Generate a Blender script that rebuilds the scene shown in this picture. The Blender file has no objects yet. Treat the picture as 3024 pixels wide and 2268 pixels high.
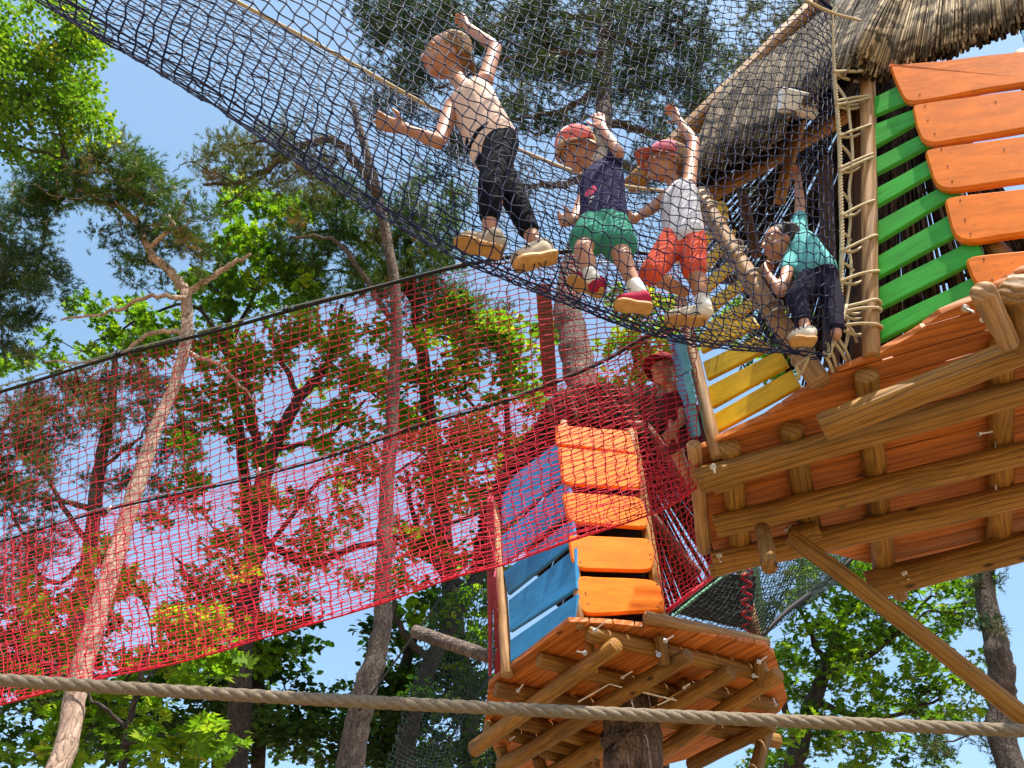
import bpy, math, random
import numpy as np
from mathutils import Vector, Matrix
random.seed(7); rng = np.random.default_rng(7)
S = bpy.context.scene
COL = S.collection
# ------------------------------------------------------------------ camera, sky, sun
PITCH = math.radians(48.0); FPX = 2200.0
CAM = np.array([0.0, 0.0, 1.6])
cd = bpy.data.cameras.new('camera'); cam = bpy.data.objects.new('camera', cd); COL.objects.link(cam)
cd.sensor_width = 36; cd.lens = FPX/3024*36; cd.clip_start = .05; cd.clip_end = 3000
cam.location = CAM; cam.rotation_euler = (math.radians(90)+PITCH, 0, 0)
S.camera = cam
SUN_EL, SUN_AZ = math.radians(62), math.radians(153)      # azimuth clockwise from +Y
w = bpy.data.worlds.new('World'); S.world = w; w.use_nodes = True
nt = w.node_tree; bg = nt.nodes['Background']
sky = nt.nodes.new('ShaderNodeTexSky'); sky.sky_type = 'NISHITA'; sky.sun_disc = False
sky.sun_elevation = SUN_EL; sky.sun_rotation = SUN_AZ
sky.air_density = 1.0; sky.dust_density = 1.5; sky.ozone_density = 1.0
hz = nt.nodes.new('ShaderNodeMix'); hz.data_type = 'RGBA'; hz.blend_type = 'ADD'; hz.inputs[0].default_value = 1     # pale summer haze over the whole sky
nt.links.new(sky.outputs[0], hz.inputs[6]); hz.inputs[7].default_value = (.36, .74, .86, 1)
nt.links.new(hz.outputs[2], bg.inputs[0]); bg.inputs[1].default_value = 0.12
sd = bpy.data.lights.new('sun', 'SUN'); so = bpy.data.objects.new('sun', sd); COL.objects.link(so)
sd.energy = 5.0; sd.angle = math.radians(.5); sd.color = (1, .93, .82)
sv = Vector((math.sin(SUN_AZ)*math.cos(SUN_EL), math.cos(SUN_AZ)*math.cos(SUN_EL), math.sin(SUN_EL)))
so.rotation_euler = sv.to_track_quat('Z', 'Y').to_euler()
S.view_settings.view_transform = 'Standard'; S.view_settings.look = 'None'
S.view_settings.exposure = 1.12; S.view_settings.gamma = 1; S.view_settings.use_curve_mapping = False
# ------------------------------------------------------------------ pixel -> world helpers
Rv = np.array([1., 0, 0]); Fv = np.array([0, math.cos(PITCH), math.sin(PITCH)]); Uv = np.array([0, -math.sin(PITCH), math.cos(PITCH)])
def ray(x, y): return (x-1512)/FPX*Rv + (1134-y)/FPX*Uv + Fv
def PH(x, y, h): d = ray(x, y); return CAM + d*(h/d[2])
def PD(x, y, Y): d = ray(x, y); return CAM + d*(Y/d[1])
def PZ(x, y, z): return CAM + ray(x, y)*z
def PP(x, y, pl): o, n = pl; d = ray(x, y); return CAM + d*(np.dot(o-CAM, n)/np.dot(d, n))
def nrm(v): v = np.asarray(v, float); return v/(np.linalg.norm(v)+1e-12)
def plane3(a, b, c):
    n = nrm(np.cross(b-a, c-a))
    if np.dot(n, a-CAM) > 0: n = -n                       # faces the camera
    return (a, n)
# ------------------------------------------------------------------ mesh builder
class MB:
    def __init__(s): s.v = []; s.q = []; s.t = []; s.n = 0; s.r = []; s.sm = True
    def add(s, v, q=None, t=None, r=0.0):
        v = np.asarray(v, float).reshape(-1, 3)
        if q is not None and len(q): s.q.append(np.asarray(q, int)+s.n)
        if t is not None and len(t): s.t.append(np.asarray(t, int)+s.n)
        s.v.append(v); s.n += len(v)
        rr = np.asarray(r, float); s.r.append(np.full(len(v), float(rr)) if rr.ndim == 0 else rr)
    def mesh(s, name, smooth=True, M=None):
        v = np.concatenate(s.v)
        if M is not None:
            Mi = np.array(M.inverted()); v = v @ Mi[:3, :3].T + Mi[:3, 3]
        q = np.concatenate(s.q) if s.q else np.zeros((0, 4), int); t = np.concatenate(s.t) if s.t else np.zeros((0, 3), int)
        me = bpy.data.meshes.new(name)
        me.vertices.add(len(v)); me.vertices.foreach_set('co', v.astype('f').ravel())
        li = np.concatenate([q.ravel(), t.ravel()]); me.loops.add(len(li)); me.loops.foreach_set('vertex_index', li.astype('i'))
        me.polygons.add(len(q)+len(t))
        ls = np.concatenate([np.arange(len(q))*4, len(q)*4+np.arange(len(t))*3])
        me.polygons.foreach_set('loop_start', ls.astype('i'))
        me.polygons.foreach_set('loop_total', np.concatenate([np.full(len(q), 4), np.full(len(t), 3)]).astype('i'))
        me.polygons.foreach_set('use_smooth', np.full(len(q)+len(t), smooth))
        me.update(calc_edges=True)
        at = me.attributes.new('rnd', 'FLOAT', 'POINT'); at.data.foreach_set('value', np.concatenate(s.r).astype('f'))
        return me
    def build(s, name, mat, parent=None, smooth=True, M=None, **kw):
        if not s.v: return None
        if M is None: M = Matrix.Identity(4)
        me = s.mesh(name, smooth, M)
        return link(name, me, mat, parent, M, **kw)
def tag(o, label=None, cat=None, group=None, kind=None):
    if label: o['label'] = label
    if cat: o['category'] = cat
    if group: o['group'] = group
    if kind: o['kind'] = kind
    return o
def pw(p): return p.matrix_world.copy() if False else (pw(p.parent) @ p.matrix_basis if p.parent else p.matrix_basis.copy())
def link(name, me, mat, parent=None, M=None, label=None, cat=None, group=None, kind=None):
    o = bpy.data.objects.new(name, me); COL.objects.link(o)
    if mat and not me.materials: me.materials.append(mat)
    if M is None: M = Matrix.Identity(4)
    if parent: o.parent = parent; o.matrix_basis = pw(parent).inverted() @ M
    else: o.matrix_basis = M
    return tag(o, label, cat, group, kind)
def thing(name, loc, label, cat, group=None):
    o = bpy.data.objects.new(name, None); COL.objects.link(o); o.empty_display_size = .1
    o.matrix_basis = Matrix.Translation(Vector([float(c) for c in loc])); return tag(o, label, cat, group)
def frame(o, x, z):
    x = nrm(x); z = np.asarray(z, float); z = nrm(z-np.dot(z, x)*x); y = np.cross(z, x)
    return Matrix([[x[0], y[0], z[0], o[0]], [x[1], y[1], z[1], o[1]], [x[2], y[2], z[2], o[2]], [0, 0, 0, 1]])
def anyperp(d):
    d = nrm(d); a = np.array([0, 0, 1.]) if abs(d[2]) < .8 else np.array([1., 0, 0]); return nrm(np.cross(d, a))
def tube(mb, P, R, n=8, caps=True, flat=1.0, side=None, r=0.0, phase=0.0):
    P = np.asarray(P, float); k = len(P); R = np.broadcast_to(np.asarray(R, float), (k,))
    T = np.gradient(P, axis=0); T /= (np.linalg.norm(T, axis=1, keepdims=True)+1e-12)
    ref = np.asarray(side, float) if side is not None else anyperp(P[-1]-P[0])
    A = ref[None]-T*(T@ref)[:, None]; A /= (np.linalg.norm(A, axis=1, keepdims=True)+1e-9); B = np.cross(T, A)
    an = np.arange(n)/n*2*math.pi+phase
    V = P[:, None]+R[:, None, None]*(np.cos(an)[None, :, None]*A[:, None]+flat*np.sin(an)[None, :, None]*B[:, None])
    V = V.reshape(-1, 3); i = np.arange(k-1)[:, None]*n; j = np.arange(n)[None]; j2 = (j+1) % n
    Q = np.stack([i+j, i+j2, i+n+j2, i+n+j], -1).reshape(-1, 4); t = []
    if caps:
        V = np.vstack([V, P[0], P[-1]]); c0 = k*n; jj = np.arange(n); jn = (jj+1) % n
        t = np.vstack([np.stack([jn, jj, np.full(n, c0)], -1), np.stack([(k-1)*n+jj, (k-1)*n+jn, np.full(n, c0+1)], -1)])
    mb.add(V, Q, t, r)
def catmull(P, sub):
    P = np.asarray(P, float); E = np.vstack([2*P[0]-P[1], P, 2*P[-1]-P[-2]]); out = []
    ts = np.arange(sub)/sub
    for i in range(len(P)-1):
        a, b, c, d = E[i:i+4]
        for t in ts: out.append(.5*((2*b)+(-a+c)*t+(2*a-5*b+4*c-d)*t*t+(-a+3*b-3*c+d)*t**3))
    out.append(P[-1]); return np.array(out)
# ------------------------------------------------------------------ materials
def nm(name):
    m = bpy.data.materials.new(name); m.use_nodes = True; n = m.node_tree; return m, n, n.nodes['Principled BSDF']
def ramp(n, fac, stops):
    r = n.nodes.new('ShaderNodeValToRGB'); e = r.color_ramp.elements
    while len(e) > 1: e.remove(e[0])
    e[0].position = stops[0][0]; e[0].color = (*stops[0][1], 1)
    for p, c in stops[1:]: x = e.new(p); x.color = (*c, 1)
    n.links.new(fac, r.inputs[0]); return r.outputs[0]
def mapped(n, scale, rnd=True):
    tc = n.nodes.new('ShaderNodeTexCoord'); mp = n.nodes.new('ShaderNodeMapping'); mp.inputs['Scale'].default_value = scale
    n.links.new(tc.outputs['Object'], mp.inputs[0])
    if rnd:
        oi = n.nodes.new('ShaderNodeObjectInfo'); mu = n.nodes.new('ShaderNodeMath'); mu.operation = 'MULTIPLY'; mu.inputs[1].default_value = 37.
        n.links.new(oi.outputs['Random'], mu.inputs[0]); n.links.new(mu.outputs[0], mp.inputs['Location'])
    return mp.outputs[0]
def noise(n, vec, scale, det=4, rough=.6, dist=0.):
    t = n.nodes.new('ShaderNodeTexNoise'); t.inputs['Scale'].default_value = scale; t.inputs['Detail'].default_value = det
    t.inputs['Roughness'].default_value = rough; t.inputs['Distortion'].default_value = dist
    n.links.new(vec, t.inputs['Vector']); return t.outputs[0]
def mixc(n, f, a, b, mode='MIX'):
    m = n.nodes.new('ShaderNodeMix'); m.data_type = 'RGBA'; m.blend_type = mode
    for s, v in ((m.inputs[0], f), (m.inputs[6], a), (m.inputs[7], b)):
        if hasattr(v, 'is_linked'): n.links.new(v, s)
        else: s.default_value = v if not isinstance(v, tuple) else (*v, 1)
    return m.outputs[2]
def bump(n, b, h, st=.4, d=.004):
    x = n.nodes.new('ShaderNodeBump'); x.inputs['Strength'].default_value = st; x.inputs['Distance'].default_value = d
    n.links.new(h, x.inputs['Height']); n.links.new(x.outputs[0], b.inputs['Normal'])
def objvar(n, c, lo=.75, hi=1.2):
    oi = n.nodes.new('ShaderNodeObjectInfo'); mr = n.nodes.new('ShaderNodeMapRange'); mr.inputs[3].default_value = lo; mr.inputs[4].default_value = hi
    n.links.new(oi.outputs['Random'], mr.inputs[0]); hs = n.nodes.new('ShaderNodeHueSaturation'); n.links.new(mr.outputs[0], hs.inputs['Value'])
    n.links.new(c, hs.inputs['Color']); return hs.outputs[0]
def wood(name, dark, mid, light, ring=16., along=1.2, rough=.62, var=(.8, 1.15)):
    m, n, b = nm(name); v = mapped(n, (along, ring, ring))
    g = noise(n, v, 1.6, 5, .65, .9); f = noise(n, mapped(n, (along*3, ring*7, ring*7)), 1.5, 3, .6)
    wv = n.nodes.new('ShaderNodeTexWave'); wv.wave_type = 'RINGS'; wv.rings_direction = 'X'; wv.inputs['Scale'].default_value = 1.7
    wv.inputs['Distortion'].default_value = 11.; wv.inputs['Detail'].default_value = 3; wv.inputs['Detail Scale'].default_value = .55
    n.links.new(mapped(n, (along*1.3, ring*.6, ring*.6)), wv.inputs[0])
    c = ramp(n, g, [(.3, dark), (.5, mid), (.72, light)])
    c = mixc(n, .75, c, ramp(n, wv.outputs[1], [(0, tuple(x*.45 for x in mid)), (.25, mid), (.7, light), (1, mid)]))
    c = mixc(n, .35, c, ramp(n, f, [(.3, dark), (.6, light)]))
    pt = noise(n, mapped(n, (1.4, 1.4, 1.4)), 2.2, 3, .6)              # weather stains
    c = mixc(n, ramp(n, pt, [(.5, (0, 0, 0)), (.75, (.55, .55, .55))]), c, tuple(x*.55 for x in dark))
    kn = n.nodes.new('ShaderNodeTexVoronoi'); kn.inputs['Scale'].default_value = 1.0; n.links.new(mapped(n, (4.2, 9, 9)), kn.inputs['Vector'])
    c = mixc(n, ramp(n, kn.outputs[0], [(.05, (.9, .9, .9)), (.13, (0, 0, 0))]), c, tuple(x*.35 for x in dark))
    n.links.new(objvar(n, c, *var), b.inputs['Base Color']); b.inputs['Roughness'].default_value = rough; b.inputs['Specular IOR Level'].default_value = .3
    bump(n, b, wv.outputs[1], .55, .004); return m
def paint(name, col, rough=.42, wear=.42):
    m, n, b = nm(name); g = noise(n, mapped(n, (2.5, 14, 14)), 2., 5, .7, .4); p = noise(n, mapped(n, (3, 3, 3)), 2.5, 4, .6)
    c = ramp(n, g, [(.25, tuple(x*(1-wear) for x in col)), (.55, col), (.8, tuple(min(1, x*1.12+.01) for x in col))])
    c = mixc(n, ramp(n, p, [(.42, (0, 0, 0)), (.75, (.75, .75, .75))]), c, tuple(x*.66+.006 for x in col))
    s = noise(n, mapped(n, (30, 60, 60)), 1.5, 3, .7)
    c = mixc(n, ramp(n, s, [(.63, (0, 0, 0)), (.72, (.6, .6, .6))]), c, (.16, .1, .05))
    n.links.new(objvar(n, c, .92, 1.07), b.inputs['Base Color']); b.inputs['Roughness'].default_value = rough; b.inputs['Specular IOR Level'].default_value = .22
    bump(n, b, g, .25, .0015); return m
def plain(name, col, rough=.7, var=.3, sc=30., metal=0., bmp=.2):
    m, n, b = nm(name); g = noise(n, mapped(n, (1, 1, 1)), sc, 4, .6)
    n.links.new(ramp(n, g, [(.3, tuple(x*(1-var) for x in col)), (.7, tuple(min(1, x*(1+var*.5)) for x in col))]), b.inputs['Base Color'])
    b.inputs['Roughness'].default_value = rough; b.inputs['Metallic'].default_value = metal; b.inputs['Specular IOR Level'].default_value = .5 if metal else .2
    if bmp: bump(n, b, g, bmp, .002)
    return m
def leafmat(name, stops, trans=.5, tint=(1.25, 1.3, .5)):
    m, n, b = nm(name); at = n.nodes.new('ShaderNodeAttribute'); at.attribute_name = 'rnd'
    c = ramp(n, at.outputs['Fac'], stops); n.links.new(c, b.inputs['Base Color']); b.inputs['Roughness'].default_value = .5; b.inputs['Specular IOR Level'].default_value = .2
    tr = n.nodes.new('ShaderNodeBsdfTranslucent'); cc = mixc(n, 1.0, c, tint, 'MULTIPLY'); n.links.new(cc, tr.inputs[0])
    mx = n.nodes.new('ShaderNodeMixShader'); mx.inputs[0].default_value = trans
    n.links.new(b.outputs[0], mx.inputs[1]); n.links.new(tr.outputs[0], mx.inputs[2]); n.links.new(mx.outputs[0], n.nodes['Material Output'].inputs[0]); return m
def barkmat(name, a, b_, c, sc=14.):
    m, n, b = nm(name); v = n.nodes.new('ShaderNodeTexVoronoi'); v.inputs['Scale'].default_value = sc; v.feature = 'DISTANCE_TO_EDGE'
    mp = mapped(n, (1, 1, .38)); nz = noise(n, mp, sc*.6, 4, .7)
    mv = n.nodes.new('ShaderNodeMixRGB') if False else None
    ad = n.nodes.new('ShaderNodeVectorMath'); ad.operation = 'MULTIPLY_ADD'; ad.inputs[1].default_value = (.12, .12, .12)
    cn = n.nodes.new('ShaderNodeTexNoise'); cn.inputs['Scale'].default_value = sc; n.links.new(mp, cn.inputs[0])
    n.links.new(cn.outputs[1], ad.inputs[0]); n.links.new(mp, ad.inputs[2]); n.links.new(ad.outputs[0], v.inputs['Vector'])
    c1 = ramp(n, nz, [(.3, a), (.5, b_), (.7, c)]); c2 = mixc(n, ramp(n, v.outputs[0], [(0, (1, 1, 1)), (.09, (0, 0, 0))]), c1, tuple(x*.3 for x in a))
    bl = noise(n, mapped(n, (1, 1, .5)), 3.5, 3, .6); c2 = mixc(n, ramp(n, bl, [(.5, (0, 0, 0)), (.62, (.6, .6, .6))]), c2, tuple(x*.7 for x in a))
    n.links.new(c2, b.inputs['Base Color']); b.inputs['Roughness'].default_value = .9; bump(n, b, v.outputs[0], .9, .02); return m
M_log = wood('log_wood', (.055, .02, .005), (.215, .098, .016), (.39, .195, .04), 13, 1.3, var=(.7, 1.15))
M_post = wood('post_wood', (.13, .062, .024), (.29, .155, .062), (.43, .255, .11), 13, 1.0, var=(.9, 1.1))
M_logend = wood('log_end_wood', (.3, .15, .05), (.45, .25, .09), (.6, .37, .16), 20, 20)
M_deck = wood('deck_board_wood', (.25, .065, .012), (.47, .135, .022), (.62, .20, .042), 10, 1.3, .55, (.82, 1.12))
M_weath = wood('weathered_wood', (.14, .11, .09), (.25, .2, .16), (.38, .32, .26), 14, 1.1)
M_rust = wood('red_brown_board', (.10, .03, .018), (.15, .05, .03), (.2, .07, .04), 12, 1)
M_orange = paint('orange_paint', (.86, .215, .012)); M_orange2 = paint('bright_orange_paint', (.98, .215, .003))
M_green = paint('green_paint', (.045, .38, .035)); M_yellow = paint('yellow_paint', (.78, .47, .012)); M_blue = paint('blue_paint', (.04, .27, .56))
M_lblue = paint('light_blue_paint', (.12, .42, .66)); M_pink = paint('maroon_paint', (.33, .045, .075)); M_pgreen = paint('pale_green_paint', (.16, .42, .26))
M_rope = plain('pale_rope', (.50, .42, .27), .9, .35, 220); M_thick = plain('hemp_rope', (.175, .14, .10), .95, .35, 150, bmp=.5)
M_grope = plain('grey_rope', (.33, .31, .28), .9, .5, 160); M_black = plain('black_rubber', (.012, .012, .013), .6, .2)
M_bnet = plain('navy_net_cord', (.008, .014, .058), .6, .35, 60, bmp=.1); M_rnet = plain('red_net_cord', (.50, .014, .035), .45, .3, 60, bmp=.1)
M_knet = plain('dark_green_net_cord', (.014, .028, .026), .6, .3, 60)
M_steel = plain('galvanised_steel', (.6, .6, .6), .32, .25, 60, .9); M_cable = plain('wire_cable', (.28, .28, .27), .5, .4, 300, .5)
M_white = plain('white_panel', (.78, .78, .75), .6, .08)
M_ground = plain('forest_floor_soil', (.25, .18, .10), .95, .4, 3)
def reedmat(name, a, b_, c):
    m, n, b = nm(name); at = n.nodes.new('ShaderNodeAttribute'); at.attribute_name = 'rnd'
    g = noise(n, mapped(n, (1, 1, 1), False), 16, 4, .7); g2 = noise(n, mapped(n, (1, 1, 1), False), 5.5, 3, .55, 1.5)
    cc = ramp(n, at.outputs['Fac'], [(0, a), (.5, b_), (1, c)]); cc = mixc(n, ramp(n, g, [(.4, (0, 0, 0)), (.7, (.5, .5, .5))]), cc, a)
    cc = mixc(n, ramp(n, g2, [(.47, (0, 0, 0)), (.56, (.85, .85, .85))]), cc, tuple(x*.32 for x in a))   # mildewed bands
    n.links.new(cc, b.inputs['Base Color']); b.inputs['Roughness'].default_value = .95; b.inputs['Specular IOR Level'].default_value = .08; return m
M_reed = reedmat('reed_thatch', (.16, .125, .09), (.36, .28, .18), (.62, .50, .33)); M_dreed = reedmat('shaded_dark_reed', (.018, .011, .008), (.035, .022, .014), (.07, .045, .028)); M_reedg = reedmat('shaded_weathered_reed', (.06, .05, .04), (.15, .12, .09), (.36, .28, .19))  # dark and grey copies have the thatch's shade put into their colour
M_pine = barkmat('scots_pine_bark', (.30, .20, .15), (.46, .32, .245), (.60, .45, .36)); M_pined = barkmat('dark_pine_bark', (.035, .024, .019), (.075, .052, .04), (.14, .10, .078), 24)
M_bark = barkmat('dark_bark', (.022, .015, .013), (.045, .032, .025), (.075, .055, .042)); M_barkr = barkmat('grey_brown_bark', (.06, .042, .034), (.12, .085, .066), (.22, .165, .13), 22)
M_barkm = barkmat('mottled_bark', (.05, .032, .024), (.11, .072, .052), (.22, .155, .12), 26)
L_pine = leafmat('pine_needles', [(0, (.02, .06, .010)), (.5, (.06, .125, .018)), (.85, (.13, .20, .03)), (1, (.26, .14, .05))], .3, (1.2, 1.3, .7))
L_pined = leafmat('blue_green_needles', [(0, (.012, .035, .010)), (.5, (.032, .07, .018)), (.9, (.08, .13, .025)), (1, (.11, .08, .04))], .18, (1.1, 1.2, .8))
L_olive = leafmat('olive_needles', [(0, (.045, .065, .014)), (.5, (.10, .135, .024)), (.8, (.16, .18, .04)), (1, (.2, .11, .05))], .22, (1.2, 1.1, .7))
L_lime = leafmat('lime_leaves', [(0, (.05, .12, .012)), (.5, (.10, .20, .018)), (.85, (.2, .28, .03)), (1, (.35, .36, .06))], .55)
L_maple = leafmat('maple_leaves', [(0, (.035, .10, .010)), (.5, (.11, .23, .016)), (.85, (.22, .34, .025)), (1, (.38, .40, .04))], .6)
L_lime2 = leafmat('bright_maple_leaves', [(0, (.06, .15, .012)), (.5, (.15, .28, .018)), (.85, (.27, .38, .03)), (1, (.42, .42, .05))], .6)
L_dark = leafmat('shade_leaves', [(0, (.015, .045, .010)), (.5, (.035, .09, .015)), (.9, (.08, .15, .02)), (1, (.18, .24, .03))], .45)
M_backing = plain('dark_shade_backing', (.022, .013, .009), .95, .4, 20)  # near-black: shade of the small hut's roof and inside put into colour
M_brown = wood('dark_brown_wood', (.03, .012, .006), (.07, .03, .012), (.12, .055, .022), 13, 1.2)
# ------------------------------------------------------------------ ground
mb = MB(); N = 41; xs = np.sinh(np.linspace(-6, 6, N))/np.sinh(6)*1500
gx, gy = np.meshgrid(xs, xs); gz = np.where(np.hypot(gx, gy) < 400, .04*np.sin(gx*1.7)*np.cos(gy*1.3), 0)
i = (np.arange(N-1)[:, None]*N+np.arange(N-1)).ravel()
mb.add(np.stack([gx, gy, gz], -1), np.stack([i, i+1, i+N+1, i+N], -1)); mb.build('ground', M_ground, kind='structure')
# ------------------------------------------------------------------ wooden pieces
def log(name, a, b, ra, rb, mat, parent, n=14, wob=.04, **kw):
    a = np.asarray(a, float); b = np.asarray(b, float); L = np.linalg.norm(b-a); d = (b-a)/L; k = max(6, int(L/.12))
    ts = np.linspace(0, 1, k); P = a+(b-a)*ts[:, None]; p1 = anyperp(d); p2 = np.cross(d, p1); ph = random.random()*6
    P += (np.sin(ts*4+ph)[:, None]*p1+np.cos(ts*3+ph)[:, None]*p2)*wob*min(ra, rb)*2
    R = ra+(rb-ra)*ts; R = R*(1+.03*np.sin(ts*17+ph)); c = min(ra, rb)*.14
    P = np.vstack([P[0]-0*d, P[0]+d*c, P[1:-1], P[-1]-d*c, P[-1]]); R = np.concatenate([[R[0]-c], [R[0]], R[1:-1], [R[-1]], [R[-1]-c]])
    mb = MB(); tube(mb, P, R, n); return mb.build(name, mat, parent, M=frame(a, d, p1), **kw)
def round_poly(p, r, seg=4):
    out = []; n = len(p)
    rs = r if hasattr(r, '__len__') else [r]*n
    for i in range(n):
        a, b, c = p[i-1], p[i], p[(i+1) % n]; r1 = min(rs[i], np.linalg.norm(a-b)*.45, np.linalg.norm(c-b)*.45)
        if r1 < 1e-5: out.append(b); continue
        s = b+nrm(a-b)*r1; e = b+nrm(c-b)*r1
        for k in range(seg+1): t = k/seg; out.append((1-t)**2*s+2*t*(1-t)*b+t*t*e)
    return np.array(out)
def plate(name, pts, th, mat, parent, rad=0., ch=.004, nrmv=None, wavy=0., **kw):
    """flat board from a planar outline; extruded backwards (away from nrmv) by th with chamfered rims"""
    P = np.array(pts, float)
    n = nrm(nrmv) if nrmv is not None else nrm(np.cross(P[1]-P[0], P[-1]-P[0]))
    x = P[1]-P[0]; M = frame(P[0], x, n); Mi = np.array(M.inverted()); L = (P @ Mi[:3, :3].T+Mi[:3, 3])[:, :2]
    if abs(rad if not hasattr(rad, '__len__') else 1) > 0: L = round_poly(L, rad)
    if wavy:
        out = []
        for k in range(len(L)):
            a, b = L[k], L[(k+1) % len(L)]; d = np.linalg.norm(b-a); out.append(a)
            if d > .15:
                m = int(d/.05); nn = np.array([-(b-a)[1], (b-a)[0]])/d; ph = random.random()*9
                for q in range(1, m): t = q/m; out.append(a+(b-a)*t+nn*wavy*(math.sin(t*d*9+ph)*.6+math.sin(t*d*23+ph*2)*.3)*min(1, 4*t, 4*(1-t)))
        L = np.array(out)
    area = .5*np.sum(L[:, 0]*np.roll(L[:, 1], -1)-L[:, 1]*np.roll(L[:, 0], -1))
    if area < 0: L = L[::-1]
    k = len(L); pv = np.roll(L, 1, 0); nx = np.roll(L, -1, 0); e = nx-pv; e /= (np.linalg.norm(e, axis=1, keepdims=True)+1e-9); inn = np.stack([-e[:, 1], e[:, 0]], -1)*ch
    rings = [np.c_[L+inn, np.zeros(k)], np.c_[L, np.full(k, -ch)], np.c_[L, np.full(k, -th+ch)], np.c_[L+inn, np.full(k, -th)]]
    V = np.vstack(rings); F = [tuple(range(k)), tuple(range(4*k-1, 3*k-1, -1))]
    for r_ in range(3):
        for j in range(k): j2 = (j+1) % k; F.append((r_*k+j, (r_+1)*k+j, (r_+1)*k+j2, r_*k+j2))
    me = bpy.data.meshes.new(name); me.from_pydata(V.tolist(), [], F); me.update(); return link(name, me, mat, parent, M, **kw)
def clip(poly, n, d):
    out = []
    for i in range(len(poly)):
        a, b = poly[i], poly[(i+1) % len(poly)]; da, db = np.dot(a, n)-d, np.dot(b, n)-d
        if da >= 0: out.append(a)
        if da*db < 0: out.append(a+(b-a)*da/(da-db))
    return out
def deck(parent, px, h, az, bw, th=.026, mat=None, name='deck_board', wav=0.):
    poly = [PH(x, y, h)[:2] for x, y in px]; u = np.array([math.sin(az), math.cos(az)]); v = np.array([-u[1], u[0]])
    vs = [np.dot(p, v) for p in poly]; k = math.floor(min(vs)/bw)
    while k*bw < max(vs):
        g = .005+random.random()*.006
        q = clip(clip(poly, v, k*bw+g/2), -v, -((k+1)*bw-g/2)); k += 1
        if len(q) < 3: continue
        us = [np.dot(p, u) for p in q]
        if max(us)-min(us) < .03: continue
        z = CAM[2]+h+random.uniform(-.003, .003); o = np.array([*q[0], z]); M = frame(np.array([*(u*min(us)+v*k*bw), z]), np.array([*u, 0]), np.array([0, 0, 1.]))
        Mi = np.array(M.inverted()); L = np.array([[*p, z] for p in q]) @ Mi[:3, :3].T+Mi[:3, 3]; L = L[:, :2]
        a = .5*np.sum(L[:, 0]*np.roll(L[:, 1], -1)-L[:, 1]*np.roll(L[:, 0], -1))
        if a < 0: L = L[::-1]
        n = len(L); V = np.vstack([np.c_[L, np.zeros(n)], np.c_[L, np.full(n, th)]]); F = [tuple(range(n-1, -1, -1)), tuple(range(n, 2*n))]+[(j, (j+1) % n, n+(j+1) % n, n+j) for j in range(n)]
        me = bpy.data.meshes.new(name); me.from_pydata(V.tolist(), [], F); me.update(); o = link(name, me, mat or M_deck, parent, M)
def bolt(p, d, L, parent, r=.004, wr=.013, name='bolt'):
    mb = MB(); p = np.asarray(p, float); d = nrm(d); tube(mb, [p-d*.01, p+d*L], r, 6); tube(mb, [p, p+d*.003], wr, 14); tube(mb, [p+d*.003, p+d*.011], r*2.1, 6)
    return mb.build(name, M_steel, parent, False, M=frame(p, d, anyperp(d)))
def rope(name, P, r, mat, parent, n=8, sub=6, strands=0, pitch=None, **kw):
    P = catmull(P, sub) if sub > 1 else np.asarray(P, float); mb = MB()
    if not strands: tube(mb, P, r, n)
    else:
        L = np.r_[0, np.cumsum(np.linalg.norm(np.diff(P, axis=0), axis=1))]; pitch = pitch or r*8; m = int(L[-1]/(pitch/12)); s = np.linspace(0, L[-1], m)
        Q = np.stack([np.interp(s, L, P[:, i]) for i in range(3)], -1); T = np.gradient(Q, axis=0); T /= np.linalg.norm(T, axis=1, keepdims=True); ref = anyperp(P[-1]-P[0])
        A = ref-T*(T@ref)[:, None]; A /= np.linalg.norm(A, axis=1, keepdims=True)+1e-9; B = np.cross(T, A); rr = r*.56
        for k in range(strands):
            a = s/pitch*2*math.pi+k*2*math.pi/strands; tube(mb, Q+(np.cos(a)[:, None]*A+np.sin(a)[:, None]*B)*(r-rr), rr, n)
    c = P[0]; return mb.build(name, mat, parent, M=Matrix.Translation(Vector(c.tolist())), **kw)
Z3 = np.array([0, 0, 1.])
# ------------------------------------------------------------------ BIG TREEHOUSE (right)
HB = 2.0
big = thing('treehouse', PH(2700, 1350, HB), 'large treehouse on the right, green, orange and yellow plank walls under reed thatch', 'treehouse', 'treehouses on stilts and trunks')
AZB, AZC = math.radians(-67), math.radians(21)
dk = [(2046, 1338), (2150, 1285), (2260, 1235), (2370, 1160), (2470, 1098), (2580, 1052), (2700, 985), (2780, 925), (2890, 878), (3024, 800), (3330, 640), (3600, 900), (3500, 1560), (3024, 1655), (2800, 1690), (2583, 1668), (2417, 1624), (2400, 1612), (2130, 1690), (2085, 1560)]
deck(big, dk, HB, AZB, .098)
# cross logs directly under the boards
def hl(pts, h, w, name='joist_log', mat=None, ext=0., **kw):
    (x0, y0), (x1, y1) = pts; a = PH(x0, y0, h); b = PH(x1, y1, h); d = nrm(b-a); b = b+d*ext
    za = np.dot(a-CAM, Fv); zb = np.dot(b-CAM, Fv); return log(name, a, b, w/2*za/FPX, w/2*zb/FPX, mat or M_log, kw.pop('parent', big), **kw)
for p in ([(2157, 1318), (2190, 1650)], [(2338, 1262), (2400, 1600)], [(2556, 1105), (2612, 1682)], [(2962, 1010), (2946, 1620)], [(2760, 1000), (2790, 1660)] if False else [(3230, 900), (3200, 1650)]):
    hl(p, HB-.036, 66, ext=.01)
hl([(2128, 1690), (2125, 1760)], HB-.05, 46, 'stub_log') if False else None
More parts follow.
